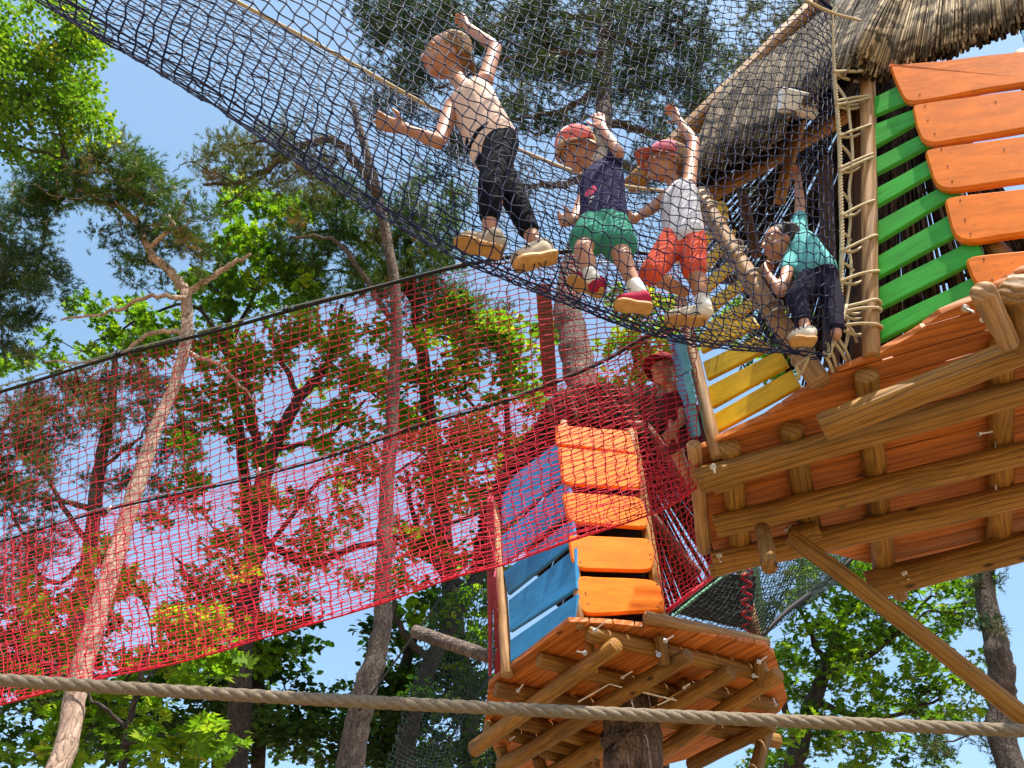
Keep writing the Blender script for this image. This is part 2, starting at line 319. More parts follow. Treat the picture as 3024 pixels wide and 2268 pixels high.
# long beams beneath
beams = [([(2062, 1422), (3200, 1108)], 74, -.108), ([(2112, 1556), (3300, 1268)], 70, -.108), ([(2108, 1666), (3180, 1425)], 72, -.108), ([(2562, 1726), (3400, 1520)], 82, -.108), ([(2425, 1262), (3300, 925)], 84, -.16)]
for p, w_, dh in beams: hl(p, HB+dh, w_*1.03, 'beam_log')
hl([(2100, 1690), (2180, 1665)], HB-.10, 40, 'stub_log'); hl([(2640, 1705), (2660, 1760)], HB-.13, 44, 'stub_log')
hl([(2420, 1560), (2330, 1585)], HB-.10, 55, 'stub_log'); hl([(2105, 1440), (2190, 1412)], HB-.06, 46, 'stub_log')
hl([(3010, 1040), (3120, 1010)], HB-.06, 90, 'stub_log')
hl([(2047, 1312), (2082, 1625)], HB-.03, 42, 'edge_log', M_post)
# block logs, knee brace
a = PH(2252, 1565, 1.80); log('block_log', a, PZ(2272, 1670, 2.35), .030, .026, M_log, big)
a = PH(2335, 1580, HB-.17); b = PZ(3100, 2180, 2.55); log('knee_brace', a, b, .034, .036, M_log, big, wob=.15)
log('block_log', PZ(2905, 860, 2.02), PZ(2975, 1010, 2.25), .033, .030, M_post, big); log('block_log', PZ(3020, 850, 2.1), PZ(3040, 1010, 2.3), .06, .055, M_log, big)
for x, y, dx, dy, L in ((2106, 1378, 0, -.2, .02), (2124, 1640, 0, -.4, .02), (2670, 1692, 0, -.4, .02), (2962, 968, -.1, -.6, .03), (2850, 735+1050-875, 0, 0, .03)):
    p = PH(x, y, HB-.158); bolt(p, np.array([-.15, -.45, -1.]), L+.03, big, .0045, .012)
for (x0, y0, x1, y1) in ((2940, 1335, 2940, 1300), (2940, 1460, 2940, 1385), (2888, 1282, 2930, 1275), (2320, 1568, 2336, 1550), (2238, 1645, 2254, 1630), (2900, 945, 2922, 940)):
    a = PH(x0, y0, HB-.10); b = PZ(x1, y1, np.dot(a-CAM, Fv)+.02); mb = MB(); tube(mb, [a, b], .0042, 6); tube(mb, [a, a+nrm(b-a)*.008], .0085, 6); mb.build('threaded_rod', M_steel, big, False, M=frame(a, b-a, Z3))
# green wall
Cb = PH(2575, 1062, HB+.03); Gb = PH(2893, 880, HB+.03); Ct = PH(2560, 190, 3.55)
plG = plane3(Cb, Gb, Ct)
greens = [((2580, 287), (2700, 228), (2720, 281), (2580, 341)), ((2577, 368), (2745, 302), (2755, 331), (2576, 436)), ((2576, 469), (2760, 376), (2790, 404), (2576, 518)), ((2574, 561), (2790, 442), (2810, 478), (2574, 616)), ((2577, 660), (2812, 531), (2835, 567), (2576, 723)), ((2580, 761), (2838, 613), (2865, 668), (2580, 824)), ((2583, 854), (2885, 700), (2905, 757), (2584, 917)), ((2585, 954), (2900, 803), (2915, 848), (2587, 1012))]
for q in greens: plate('green_slat', [PP(x, y, plG) for x, y in q], .022, M_green, big, .004, .004, plG[1], wavy=.003)
Ot = PP(2640, 190, plG); Ob = PH(3330, 640, HB+.03); plO = plane3(Gb, Ob, Ot); plO = (plO[0]-plO[1]*-.03, plO[1])
oranges = [((2623, 190), (3062, 143), (3062, 240), (2671, 308)), ((2688, 306), (3100, 250), (3110, 366), (2720, 432)), ((2724, 438), (3130, 384), (3140, 510), (2764, 568)), ((2782, 580), (3160, 538), (3170, 664), (2818, 722)), ((2842, 756), (3200, 712), (3220, 800), (2884, 866))]
for i, q in enumerate(oranges):
    o = plate('orange_plank', [PP(x, y, plO) for x, y in q], .036, M_orange, big, [.045, .03, .02, .075] if i else [.006, .02, .02, .06], .010, plO[1], wavy=.005)
mb = MB()
for x, y in ((2716, 278), (2740, 355), (2732, 312), (2760, 395), (2798, 490), (2780, 440), (2812, 535), (2836, 592), (2850, 648), (2866, 690), (2905, 765), (2930, 825), (2940, 300), (2965, 440)):
    p = PP(x, y, plO); tube(mb, [p+plO[1]*-.001, p+plO[1]*.0015], .0035, 8)
mb.build('screw_heads', M_rust, big, False, M=Matrix.Translation(Vector(PP(2800, 500, plO).tolist())))
# blue plank at the far right top
plate('light_blue_plank', [PP(x, y, plO)-plO[1]*.05 for x, y in ((3002, 60), (3070, 50), (3070, 130), (3018, 128))], .024, M_lblue, big, .01, .004, plO[1])
# posts of green/orange wall
bh = lambda p, d: p-plG[1]*d
log('corner_post', bh(PH(2577, 1052, HB-.0), .0), PH(2558, 185, 3.6), .028, .033, M_post, big, wob=.06)
log('corner_post', bh(PP(2905, 872, plG), .055), bh(PP(2680, 190, plG), .055), .03, .03, M_post, big)
log('corner_post', PP(3180, 740, plO)-plO[1]*.07, PP(3000, 120, plO)-plO[1]*.07, .03, .03, M_post, big)
log('corner_post', PP(2960, 740, plO)-plO[1]*.07, PP(2880, 640, plO)-plO[1]*.07, .03, .03, M_log, big)
# yellow wall and left corner
Ab = PH(2118, 1300, HB+.04); Bb = PH(2385, 1150, HB+.04); At = PH(2040, 985, 2.64); plY = plane3(Ab, Bb, At)
yellows = [((2063, 985), (2220, 930), (2240, 960), (2070, 1040)), ((2075, 1068), (2231, 993), (2282, 1021), (2087, 1120)), ((2089, 1141), (2300, 1033), (2325, 1078), (2101, 1203)), ((2103, 1224), (2336, 1092), (2362, 1139), (2113, 1276))]
for q in yellows: plate('yellow_slat', [PP(x, y, plY) for x, y in q], .022, M_yellow, big, .003, .003, plY[1])
plY2 = (plY[0]-plY[1]*.35, plY[1])
for k in range(6):
    y0 = 955-k*64; plate('yellow_slat', [PP(x, y, plY2) for x, y in ((2085-k*4, y0), (2235-k*22, y0-88), (2225-k*22, y0-50), (2085-k*4, y0+44))], .022, M_yellow, big, .003, .003, plY[1])
plate('yellow_slat', [PP(x, y, plY2) for x, y in ((2108, 598), (2138, 590), (2148, 640), (2114, 640))], .022, M_yellow, big, .02, .003, plY[1])
log('corner_post', PP(2128, 1360, plY)-plY[1]*-.02, PP(2010, 880, plY), .027, .026, M_post, big)
plL = plane3(PH(2046, 1325, HB+.03), PH(2085, 1520, HB+.03), PH(1985, 960, 2.66))
def edge_plank(q): plate('light_blue_plank', [PZ(x, y, 2.98) for x, y in q], .22, M_lblue, big, .012, .004, nrm(-Fv+np.array([-.55, 0, 0])))
edge_plank(((2003, 985), (2022, 985), (2032, 1030), (2014, 1030))); edge_plank(((2004, 1012), (2022, 1005), (2042, 1098), (2022, 1098))); edge_plank(((2020, 1104), (2040, 1098), (2056, 1195), (2036, 1195))); edge_plank(((2034, 1196), (2054, 1190), (2068, 1290), (2048, 1290)))
# leaning opening post with ropes
pB0 = PH(2425, 1135, HB-.02); pB1 = PZ(2062, 575, 3.45)
log('opening_post', pB0, pB1, .040, .038, M_post, big, wob=.1)
d = nrm(pB1-pB0)
for t in (.12, .3, .34, .5, .62, .66, .8, .9, .95, .99):
    c = pB0+(pB1-pB0)*t; a1 = anyperp(d); b1 = np.cross(d, a1); an = np.linspace(0, 2*math.pi, 17); Pq = c+(np.cos(an)[:, None]*a1+np.sin(an)[:, None]*b1)*.045+d*np.linspace(-.012, .012, 17)[:, None]
    rope('lashing_rope', Pq, .0055, M_grope, big, 6, 1)
# rafters
log('rafter_log', PZ(1865, 552, 4.3), PZ(2440, -20, 4.9), .056, .058, M_log, big); log('rafter_log', PZ(2085, 585, 4.0), PZ(2560, 300, 4.0), .046, .046, M_log, big)
log('rafter_log', PZ(1850, 560, 4.35), PZ(1960, 480, 4.35), .05, .04, M_log, big) if False else None
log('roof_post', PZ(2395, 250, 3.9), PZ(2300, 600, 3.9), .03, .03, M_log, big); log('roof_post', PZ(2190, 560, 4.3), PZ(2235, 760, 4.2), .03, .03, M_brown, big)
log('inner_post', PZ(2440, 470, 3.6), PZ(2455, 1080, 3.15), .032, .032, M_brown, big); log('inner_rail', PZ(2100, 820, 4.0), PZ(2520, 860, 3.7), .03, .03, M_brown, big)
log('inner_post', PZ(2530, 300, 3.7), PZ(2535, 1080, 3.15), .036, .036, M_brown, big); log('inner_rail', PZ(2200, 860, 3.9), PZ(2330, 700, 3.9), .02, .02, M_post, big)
plate('white_box', [PZ(x, y, 3.45) for x, y in ((2312, 255), (2420, 281), (2416, 343), (2308, 317))], .06, M_white, big, .006, .004, -Fv)
# roofs: reeds
def reeds(name, tops, bots, n, r, mat, parent, bow=.06, jit=.02, bowv=None, layers=1, gap=0., taperx=1.0):
    mb = MB(); T = catmull(tops, 20); B = catmull(bots, 20)
    def at(C, t): return np.array([np.interp(t*(len(C)-1), np.arange(len(C)), C[:, i]) for i in range(3)])
    for L in range(layers):
        for k in range(n):
            if random.random() < gap: continue
            t = (k+random.uniform(-.45, .45))/n; t = min(max(t, 0), 1); a = at(T, t)+rng.normal(0, jit*.3, 3); b = at(B, t+random.uniform(-.3, .3)*jit); b = b+(b-a)*random.uniform(-.05, .03)+rng.normal(0, jit*.25, 3)
            if L: a = a+np.array([0, .02, .03])*L; b = b+np.array([0, .02, .0])*L+(b-a)*.04*random.random()
            ts = np.linspace(0, 1, 7)[:, None]; P = a+(b-a)*ts+(np.asarray(bowv if bowv is not None else (0, -1, .3)))*bow*np.sin(ts*math.pi)
            tube(mb, P, r*random.uniform(.7, 1.2)*np.linspace(.85, 1.1, 7), 5, True, r=random.random())
    return mb.build(name, mat, parent, True, M=Matrix.Translation(Vector(np.asarray(tops[0]).tolist())), kind='stuff')
# right thatch
bt = [PH(2528, 150, 3.52), PH(2570, 172, 3.5), PH(2620, 186, 3.5), PH(2700, 162, 3.5), PH(2800, 125, 3.5), PH(2900, 88, 3.5), PH(3024, 46, 3.5), PH(3160, 10, 3.5)]
tt = [PZ(2690, -20, 4.5), PZ(2730, -90, 4.6), PZ(2750, -120, 4.7), PZ(2770, -130, 4.7), PZ(2800, -140, 4.7), PZ(2850, -150, 4.7), PZ(2930, -160, 4.7), PZ(3050, -170, 4.7)]
reeds('thatch_fringe', tt, bt, 330, .0042, M_reed, big, .12, .035, (-.2, -1, .1), 3)
bt2 = [b_+np.array([0, .03, -.02]) for b_ in bt]; tt2 = [t_+np.array([.1, .2, -.05]) for t_ in tt]
reeds('thatch_underlayer', tt2, bt2, 150, .008, M_dreed, big, .05, .03, (0, -1, 0), 2)
# left thatch skirt
b3 = [PZ(2040, 520, 3.75), PZ(2120, 468, 3.7), PZ(2230, 420, 3.6), PZ(2300, 380, 3.55), PZ(2355, 300, 3.5), PZ(2440, 240, 3.4), PZ(2530, 165, 3.3)]
t3 = [PZ(2150, 250, 4.6), PZ(2230, 180, 4.7), PZ(2320, 120, 4.8), PZ(2400, 60, 4.8), PZ(2470, 10, 4.8), PZ(2560, -40, 4.8), PZ(2660, -60, 4.7)]
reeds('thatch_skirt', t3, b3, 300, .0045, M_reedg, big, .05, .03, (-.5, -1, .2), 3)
reeds('thatch_underlayer', [p+np.array([.05, .12, 0]) for p in t3], [p+np.array([.04, .08, .03]) for p in b3], 170, .009, M_dreed, big, .03, .03, (0, -1, 0), 2)
# far inside of the roof, light comes through between the reeds
apx = PZ(2640, 60, 5.6)
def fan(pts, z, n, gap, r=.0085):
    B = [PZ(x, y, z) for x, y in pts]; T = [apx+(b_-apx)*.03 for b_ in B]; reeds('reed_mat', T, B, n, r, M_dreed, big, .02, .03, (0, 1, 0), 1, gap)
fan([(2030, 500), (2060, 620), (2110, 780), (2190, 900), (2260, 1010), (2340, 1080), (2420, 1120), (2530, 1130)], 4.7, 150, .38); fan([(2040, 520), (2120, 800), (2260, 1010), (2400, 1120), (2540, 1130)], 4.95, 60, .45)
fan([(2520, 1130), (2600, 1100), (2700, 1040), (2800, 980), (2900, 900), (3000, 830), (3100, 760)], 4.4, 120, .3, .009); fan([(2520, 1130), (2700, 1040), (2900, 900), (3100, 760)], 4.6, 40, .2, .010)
for k in range(5):
    t = .35+.14*k; A0 = apx+(PZ(2050, 600, 4.7)-apx)*t; A1 = apx+(PZ(2300, 1050, 4.7)-apx)*t; A2 = apx+(PZ(2900, 900, 4.45)-apx)*t
    rope('roof_batten', [A0, A1, A2], .012, M_dreed, big, 6, 8)
# rope lacing between net edge and post
lace = [(215, 2462, 2578, .0075), (300, 2470, 2580, .006), (312, 2475, 2584, .006), (402, 2475, 2580, .006), (497, 2480, 2578, .006), (508, 2480, 2580, .006), (638, 2484, 2576, .006), (742, 2482, 2580, .006), (832, 2482, 2582, .006), (912, 2482, 2584, .006), (925, 2480, 2584, .006), (965, 2476, 2586, .006)]
def postC(y):
    t = (1052-y)/(1052-185); return PH(2577, 1052, HB)*(1-t)+PH(2558, 185, 3.6)*t
def edgeN(y):
    t = (1052-y)/(1052-30); a = PH(2455, 1050, HB-.02); b = PH(2455, 28, 3.7); c = a*(1-t)+b*t
    x = np.interp(y, [30, 200, 400, 720, 960, 1050], [2455, 2462, 2478, 2487, 2480, 2445]); return PZ(x, y, np.dot(c-CAM, Fv))
blue = thing('net_tunnel', PH(1500, 760, 1.75), 'dark navy rope net tunnel full of children across the top of the picture', 'net bridge', 'net bridges')
for y, x0, x1, r in lace:
    e = edgeN(y); p = postC(y+25); dd = nrm(p-e); s_ = np.cross(dd, nrm(Ct-Cb)); s_ = s_*(-1 if np.dot(s_, CAM-p) < 0 else 1); up = nrm(Ct-Cb)
    P = [e-dd*.008+up*.004, e+s_*.008, (e+p)/2+s_*.03, p+s_*.036+up*random.uniform(-.01, .01), p+dd*.036, p-s_*.036, (e+p)/2-s_*.015-up*.02, e-s_*.006]
    rope('lacing_rope', P, r, M_rope, blue, 6, 5)
rope('edge_rope', [edgeN(y) for y in (20, 120, 220, 400, 560, 720, 860, 960, 1020, 1052)], .0095, M_rope, blue, 6, 6, 3, .05)
rope('inner_rope', [PZ(x, y, np.dot(edgeN(y)-CAM, Fv)+.05) for x, y in ((2470, 250), (2500, 300), (2512, 380), (2518, 470), (2508, 560), (2512, 640), (2506, 720), (2514, 800), (2500, 900), (2505, 980), (2495, 1030))], .006, M_rope, blue, 6, 5)
for x0, y0, x1, y1 in ((2480, 680, 2512, 710), (2480, 770, 2520, 800), (2485, 430, 2515, 470), (2480, 560, 2515, 610), (2505, 960, 2530, 1010), (2470, 1000, 2500, 900), (2440, 1010, 2470, 1085), (2460, 1005, 2500, 1070), (2475, 1000, 2510, 1065), (2430, 1040, 2460, 1100), (2400, 1040, 2350, 1080), (2350, 1080, 2360, 1120), (2390, 1050, 2352, 1120)):
    z = np.dot(edgeN(min(y0, 1040))-CAM, Fv); rope('lacing_rope', [PZ(x0, y0, z), PZ((x0+x1)/2+4, (y0+y1)/2, z+.01), PZ(x1, y1, z+.05)], .0055, M_rope, blue, 6, 4)
rope('guy_rope', [PZ(2360, -10, 3.1), PZ(2450, 35, 3.15), PZ(2540, 60, 3.3)], .006, M_rope, blue, 6, 4)
# ------------------------------------------------------------------ nets
OCT_V = np.array([[1, 0, 0], [-1, 0, 0], [0, 1, 0], [0, -1, 0], [0, 0, 1], [0, 0, -1]], float); OCT_F = np.array([[0, 2, 4], [2, 1, 4], [1, 3, 4], [3, 0, 4], [2, 0, 5], [1, 2, 5], [3, 1, 5], [0, 3, 5]])
def netmesh(name, G, r, mat, parent, zig=.15, jit=.12, knot=1.7, sub=3, sides=4, **kw):
    """knotted netting over a grid of nodes G[nu, nv, 3]"""
    nu, nv, _ = G.shape; G = G.copy(); du = np.gradient(G, axis=0); dv = np.gradient(G, axis=1)
    i, j = np.meshgrid(np.arange(nu), np.arange(nv), indexing='ij'); s = (((i+j) % 2)*2-1)[..., None]
    G += dv*zig*s+du*zig*.6*s+du*rng.normal(0, jit, (nu, nv, 1))+dv*rng.normal(0, jit, (nu, nv, 1))
    nn = np.cross(du, dv); nn /= np.linalg.norm(nn, axis=2, keepdims=True)+1e-9; G += nn*rng.normal(0, .0015, (nu, nv, 1))
    mb = MB()
    for a in range(nv): tube(mb, catmull(G[:, a], sub), r*random.uniform(.85, 1.15), sides, False)
    for a in range(nu): tube(mb, catmull(G[a], sub), r*random.uniform(.85, 1.15), sides, False)
    K = G.reshape(-1, 3); rr = rng.uniform(.8, 1.25, (len(K), 1, 1))
    mb.add((K[:, None]+OCT_V[None]*r*knot*rr).reshape(-1, 3), None, (np.arange(len(K))[:, None, None]*6+OCT_F[None]).reshape(-1, 3))
    return mb.build(name, mat, parent, M=Matrix.Translation(Vector(K[0].tolist())), kind='stuff', **kw)
def resample(P, n):
    C = catmull(P, 12); L = np.r_[0, np.cumsum(np.linalg.norm(np.diff(C, axis=0), axis=1))]; s = np.linspace(0, L[-1], n); return np.stack([np.interp(s, L, C[:, i]) for i in range(3)], -1)
def loft(rows, nu, nv):
    """rows: curves (each nu x 3) ordered across; returns grid nu x nv"""
    R = np.stack([resample(r_, nu) for r_ in rows], 1); return np.stack([resample(R[i], nv) for i in range(nu)], 0)
# blue tunnel
F = [PH(2440, 1050, 1.98), PH(2380, 1036, 1.93), PH(2200, 1022, 1.88), PH(2000, 992, 1.84), PH(1700, 884, 1.79), PH(1370, 744, 1.76), PH(1000, 520, 1.78), PH(640, 268, 1.80), PH(200, -2, 1.84), PH(-150, -215, 1.86)]
FR = [PH(2062, 575, 3.05), PH(1800, 540, 2.98), PH(1540, 445, 2.95), PH(1274, 318, 2.93), PH(1000, 165, 2.92), PH(690, 0, 2.92), PH(330, -200, 2.92)]
F_ = resample(F, 24); FR_ = resample(FR, 24); tt_ = np.linspace(0, 1, 24)[:, None]
off = np.array([.33, -.69, 1.72])*(1-tt_)**1.5+np.array([.16, -.42, 1.45])*(1-(1-tt_)**1.5)
N_ = F_+off; N_[0] = PH(2455, 24, 3.7)
out = np.array([.1, -1, 0])
mid1 = N_*.5+F_*.5+out*.03; mid2 = N_*.15+F_*.85+out*.05+Z3*-.02
fl2 = F_*.82+FR_*.18+np.array([-.05, .07, -.03]); fl3 = F_*.5+FR_*.5+np.array([-.03, .05, -.06])
G = loft([N_, mid1, mid2, F_, fl2, fl3, FR_], 80, 72)
netmesh('netting', G, .0021, M_bnet, blue, .13, .05, 2.0)
rope('far_rail_rope', FR_, .008, M_rope, blue, 7, 4); rope('near_rail_rope', N_, .009, M_bnet, blue, 7, 4)
rope('seam_cord', F_+np.array([0, 0, -.004]), .0032, M_bnet, blue, 6, 4)
# red bridge
red = thing('net_bridge', PH(1000, 1700, 1.6), 'long red net bridge hung from black cables, running left from the large treehouse', 'net bridge', 'net bridges')
hN, hR = 2.8, 2.8
RN = [(2035, 775), (1850, 742), (1600, 748), (1370, 784), (1100, 852), (840, 922), (640, 978), (345, 1052), (0, 1158), (-400, 1275)]
RR = [(2015, 958), (1920, 990), (1780, 1070), (1640, 1130), (1491, 1186), (1242, 1258), (971, 1350), (700, 1422), (308, 1508), (0, 1600), (-400, 1722)]
RF = [(2058, 1440), (1962, 1503), (1800, 1560), (1659, 1606), (1464, 1676), (1350, 1702), (1100, 1790), (796, 1878), (547, 1952), (278, 2008), (0, 2082), (-400, 2190)]
def hf(x): return np.interp(x, [-400, 0, 700, 1400, 2060], [1.45, 1.47, 1.58, 1.70, 1.88])
A_ = resample([PH(x, y, hN) for x, y in RN], 30); B_ = resample([PH(x, y, hR) for x, y in RR], 30); C_ = resample([PH(x, y, hf(x)) for x, y in RF], 30)
mA = A_*.55+C_*.45+np.array([0, -.05, -.03]); mA2 = A_*.15+C_*.85+np.array([0, -.06, -.0]); mB = B_*.6+C_*.4+np.array([0, .05, -.06]); mB2 = B_*.2+C_*.8+np.array([0, .08, 0.02])
G = loft([A_, mA, mA2, C_, mB2, mB, B_], 94, 90)
netmesh('netting', G, .0022, M_rnet, red, .05, .11, 2.0, 2, 3)
rope('rail_cord', A_, .009, M_black, red, 7, 4); rope('rail_cord', B_, .007, M_black, red, 7, 4); rope('bottom_cord', C_, .004, M_rnet, red, 6, 4)
cl = [(2035, 770), (1370, 776), (842, 910), (347, 1040), (-400, 1250)]
for k in range(4): a = PH(*cl[k], hN+.01); b = PH(*cl[k+1], hN+.01); rope('rail_cable', [a, (a+b)/2-Z3*.008, b], .0042, M_cable, red, 6, 8)
rope('rail_cable', [PH(x, y-8, hR+.01) for x, y in RR], .004, M_cable, red, 6, 6)
for x, y in cl[1:4]: p = PH(x, y+4, hN); mb = MB(); tube(mb, [p+Z3*-.02, p+Z3*.022], .011, 8); mb.build('cable_clamp', M_black, red, M=Matrix.Translation(Vector(p.tolist())))
for x, y in ((325, 1505), (765, 1395)): p = PH(x, y-4, hR); mb = MB(); tube(mb, [p+Z3*-.018, p+Z3*.018], .012, 8); mb.build('cable_clamp', M_steel, red, M=Matrix.Translation(Vector(p.tolist())))
# ------------------------------------------------------------------ SMALL TREEHOUSE
sml = thing('treehouse', PH(1880, 2050, HB), 'small treehouse round a pine trunk with blue and orange plank walls, lower middle', 'treehouse', 'treehouses on stilts and trunks')
AZS = math.radians(-35.5)
dk2 = [(1443, 2022), (1680, 1836), (1780, 1838), (1900, 1850), (2080, 1872), (2262, 1905), (2288, 1932), (2326, 2062), (2300, 2105), (2060, 2236), (1800, 2300), (1610, 2275), (1482, 2262), (1430, 2150)]
deck(sml, dk2, HB, AZS, .105)
def sl(pts, h, w, name='beam_log', **kw): return hl(pts, h, w, name, parent=sml, **kw)
for p, w_ in (([(1590, 1948), (2030, 2058)], 44), ([(1462, 2035), (2300, 2190)], 44), ([(1435, 2150), (1760, 2226)], 44), ([(1735, 1872), (2262, 1992)], 46), ([(2010, 2025), (2290, 2085)], 42), ([(1530, 2130), (1850, 2215)], 44), ([(1600, 2215), (1760, 2262)], 44)): sl(p, HB-.045, w_, 'joist_log')
for p, w_ in (([(1822, 1905), (1400, 2210)], 46), ([(2036, 1935), (1480, 2262)], 46), ([(2160, 1985), (1600, 2300)], 46), ([(2300, 1992), (1850, 2290)], 42), ([(2280, 2140), (2040, 2262)], 40), ([(1700, 1868), (1480, 2040)], 30) if False else ([(1560, 2105), (1440, 2190)], 36)): sl(p, HB-.125, w_)
for x, y, w_ in ((1948, 1880, 36), (1738, 1905, 32), (2242, 1948, 38), (1478, 2205, 34), (1590, 2235, 40), (1492, 2230, 30)):
    a = PH(x, y, HB-.02); z = np.dot(a-CAM, Fv); log('block_log', a, PZ(x+15, y+84, z-.06), w_/2*z/FPX, w_/2*z/FPX*.95, M_log, sml)
log('sill_log', PH(1905, 1822, HB+.035), PH(2268, 1900, HB+.035), .032, .030, M_post, sml)
for k in range(9):
    t = .22+.085*k; a = PH(1905, 1822, HB+.035); b = PH(2268, 1900, HB+.035); c = a+(b-a)*t; d = nrm(b-a); a1 = anyperp(d); b1 = np.cross(d, a1); an = np.linspace(0, 2*math.pi, 13)
    rope('net_tie', c+(np.cos(an)[:, None]*a1+np.sin(an)[:, None]*b1)*.035, .006, M_black, sml, 6, 1)
for x, y, dx, dy in ((1756, 1862, 26, -22), (1964, 1892, 24, -14), (1728, 1928, -24, -4), (1530, 2040, 16, -20), (1838, 2000, 30, -18), (2240, 1955, 24, -16), (2225, 1995, 14, 4), (1946, 1934, -8, -10), (1508, 2182, 14, -8), (1672, 2112, 8, -12), (2290, 2080, -6, -18), (2020, 2030, 18, -12)):
    a = PH(x, y, HB-.14); b = PZ(x+dx, y+dy, np.dot(a-CAM, Fv)-.02); bolt(a, b-a, np.linalg.norm(b-a), sml)
for q in ((1708, 2072, 1800, 2020), (1880, 2040, 1998, 2068), (1800, 2020, 1836, 2030), (1942, 2082, 1990, 2060)):
    mb = MB(); tube(mb, [PH(q[0], q[1], HB-.15), PH(q[2], q[3], HB-.15)], .0045, 6); mb.build('threaded_rod', M_steel, sml, False)
log('support_post', PZ(2275, 2120, 4.55), PZ(2195, 2420, 4.0), .04, .04, M_log, sml)
plS = plane3(PH(1695, 1836, HB+.03), PH(1962, 1850, HB+.03), PH(1760, 1270, 3.35))
for q, rd in ((((1640, 1262), (1853, 1278), (1877, 1347), (1640, 1321)), [.004, .05, .02, .01]), (((1645, 1326), (1880, 1350), (1895, 1452), (1658, 1436)), [.03, .02, .07, .05]), (((1656, 1461), (1894, 1474), (1914, 1568), (1678, 1550)), [.04, .06, .05, .05]), (((1675, 1587), (1924, 1597), (1932, 1694), (1690, 1688)), [.01, .06, .07, .07]), (((1698, 1707), (1946, 1719), (1961, 1812), (1710, 1824)), [.05, .08, .02, .07])):
    plate('orange_plank', [PP(x, y, plS)+plS[1]*.03 for x, y in q], .034, M_orange2, sml, rd, .009, plS[1], wavy=.003)
plate('dark_gap_backing', [PP(x, y, plS)-plS[1]*.12 for x, y in ((1672, 1290), (1850, 1290), (1940, 1800), (1720, 1800))], .02, M_backing, sml, 0, .003, plS[1])  # dark sheet added behind the plank gaps in place of the interior shade
mb = MB()
for x, y in ((1722, 1718), (1726, 1758), (1735, 1790), (1936, 1735), (1938, 1800), (1700, 1626), (1712, 1668), (1912, 1608), (1916, 1645), (1918, 1660), (1700, 1470), (1890, 1560), (1672, 1340), (1868, 1440), (1728, 1764)):
    p = PP(x, y, plS)+plS[1]*.03; tube(mb, [p, p+plS[1]*.002], .0045, 8)
mb.build('screw_heads', M_rust, sml, False)
plB = plane3(PH(1505, 1958, HB+.03), PH(1690, 1838, HB+.03), PH(1640, 1300, 3.32))
for q in (((1478, 1436), (1672, 1285), (1676, 1400), (1484, 1560)), ((1482, 1582), (1680, 1412), (1690, 1506), (1486, 1668)), ((1488, 1690), (1692, 1528), (1696, 1600), (1500, 1756)), ((1502, 1774), (1700, 1618), (1704, 1738), (1506, 1866)), ((1508, 1890), (1706, 1754), (1702, 1828), (1508, 1956))):
    plate('blue_slat', [PP(x, y, plB)+plB[1]*.004 for x, y in q], .026, M_blue, sml, .004, .004, plB[1])
log('corner_post', PP(1497, 1995, plB), PP(1458, 1440, plB), .034, .033, M_post, sml); log('corner_post', PP(1704, 1850, plB)-plB[1]*.02, PP(1655, 1240, plB)-plB[1]*.03, .024, .024, M_post, sml)
log('corner_post', PP(1962, 1850, plS)-plS[1]*.04, PP(1868, 1260, plS)-plS[1]*.04, .034, .034, M_log, sml)
for q in (((1436, 1480), (1456, 1480), (1462, 1690), (1440, 1690)), ((1438, 1600), (1454, 1600), (1452, 1995), (1442, 2000)), ((1446, 1700), (1464, 1702), (1470, 1800), (1452, 1806)), ((1456, 1800), (1470, 1802), (1478, 1902), (1460, 1920)), ((1466, 1908), (1478, 1912), (1484, 1990), (1458, 1998))):
    plate('maroon_slat', [PZ(x, y, 4.35) for x, y in q], .22, M_pink, sml, .012, .004, nrm(-Fv+np.array([-.35, 0, 0])))
plate('red_brown_board', [PZ(x, y, 6.2) for x, y in ((1582, 838), (1626, 838), (1648, 1170), (1606, 1170))], .05, M_rust, sml, 0, .004, -Fv)
e1 = [PZ(x, y, z) for x, y, z in ((1455, 1690, 5.0), (1478, 1530, 5.0), (1545, 1425, 5.0), (1640, 1330, 5.0), (1660, 1262, 5.0), (1860, 1275, 5.0), (1900, 1330, 5.1), (2000, 1400, 5.2), (2110, 1500, 5.3))]
c1 = [PZ(x, y, z) for x, y, z in ((1395, 1690, 5.15), (1425, 1530, 5.15), (1480, 1400, 5.15), (1575, 1270, 5.15), (1650, 1165, 5.2), (1760, 1140, 5.2), (1900, 1150, 5.3), (2000, 1170, 5.4), (2100, 1230, 5.5))]
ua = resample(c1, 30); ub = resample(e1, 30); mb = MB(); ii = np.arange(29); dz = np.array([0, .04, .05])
mb.add(np.vstack([ua+dz, ub+dz, ua+dz*2, ub+dz*2]), np.vstack([np.stack([ii, ii+1, ii+31, ii+30], -1), np.stack([ii+60, ii+90, ii+91, ii+61], -1)])); mb.build('dark_roof_backing', M_backing, sml)  # dark strip behind the reeds; the backlit roof's shade is its colour
reeds('thatch_fringe', c1, e1, 330, .014, M_dreed, sml, .02, .04, (0, -1, 0), 2)
cc = PZ(1800, 1190, 5.7); e2 = [PZ(x, y, 5.9) for x, y in ((1500, 1480), (1560, 1640), (1620, 1760), (1720, 1850), (1900, 1850), (2040, 1780), (2130, 1680), (2170, 1560), (2160, 1450), (2130, 1330), (2080, 1220))]
reeds('reed_mat', [cc+(e-cc)*.05 for e in e2], e2, 330, .013, M_dreed, sml, .03, .04, (0, 1, 0), 1, .22)
for q in ([(1900, 1250), (2120, 1560)], [(1905, 1500), (2060, 1700)], [(1700, 1250), (1900, 1260)]): log('rafter_log', PZ(*q[0], 5.2), PZ(*q[1], 5.0), .04, .04, M_rust, sml)
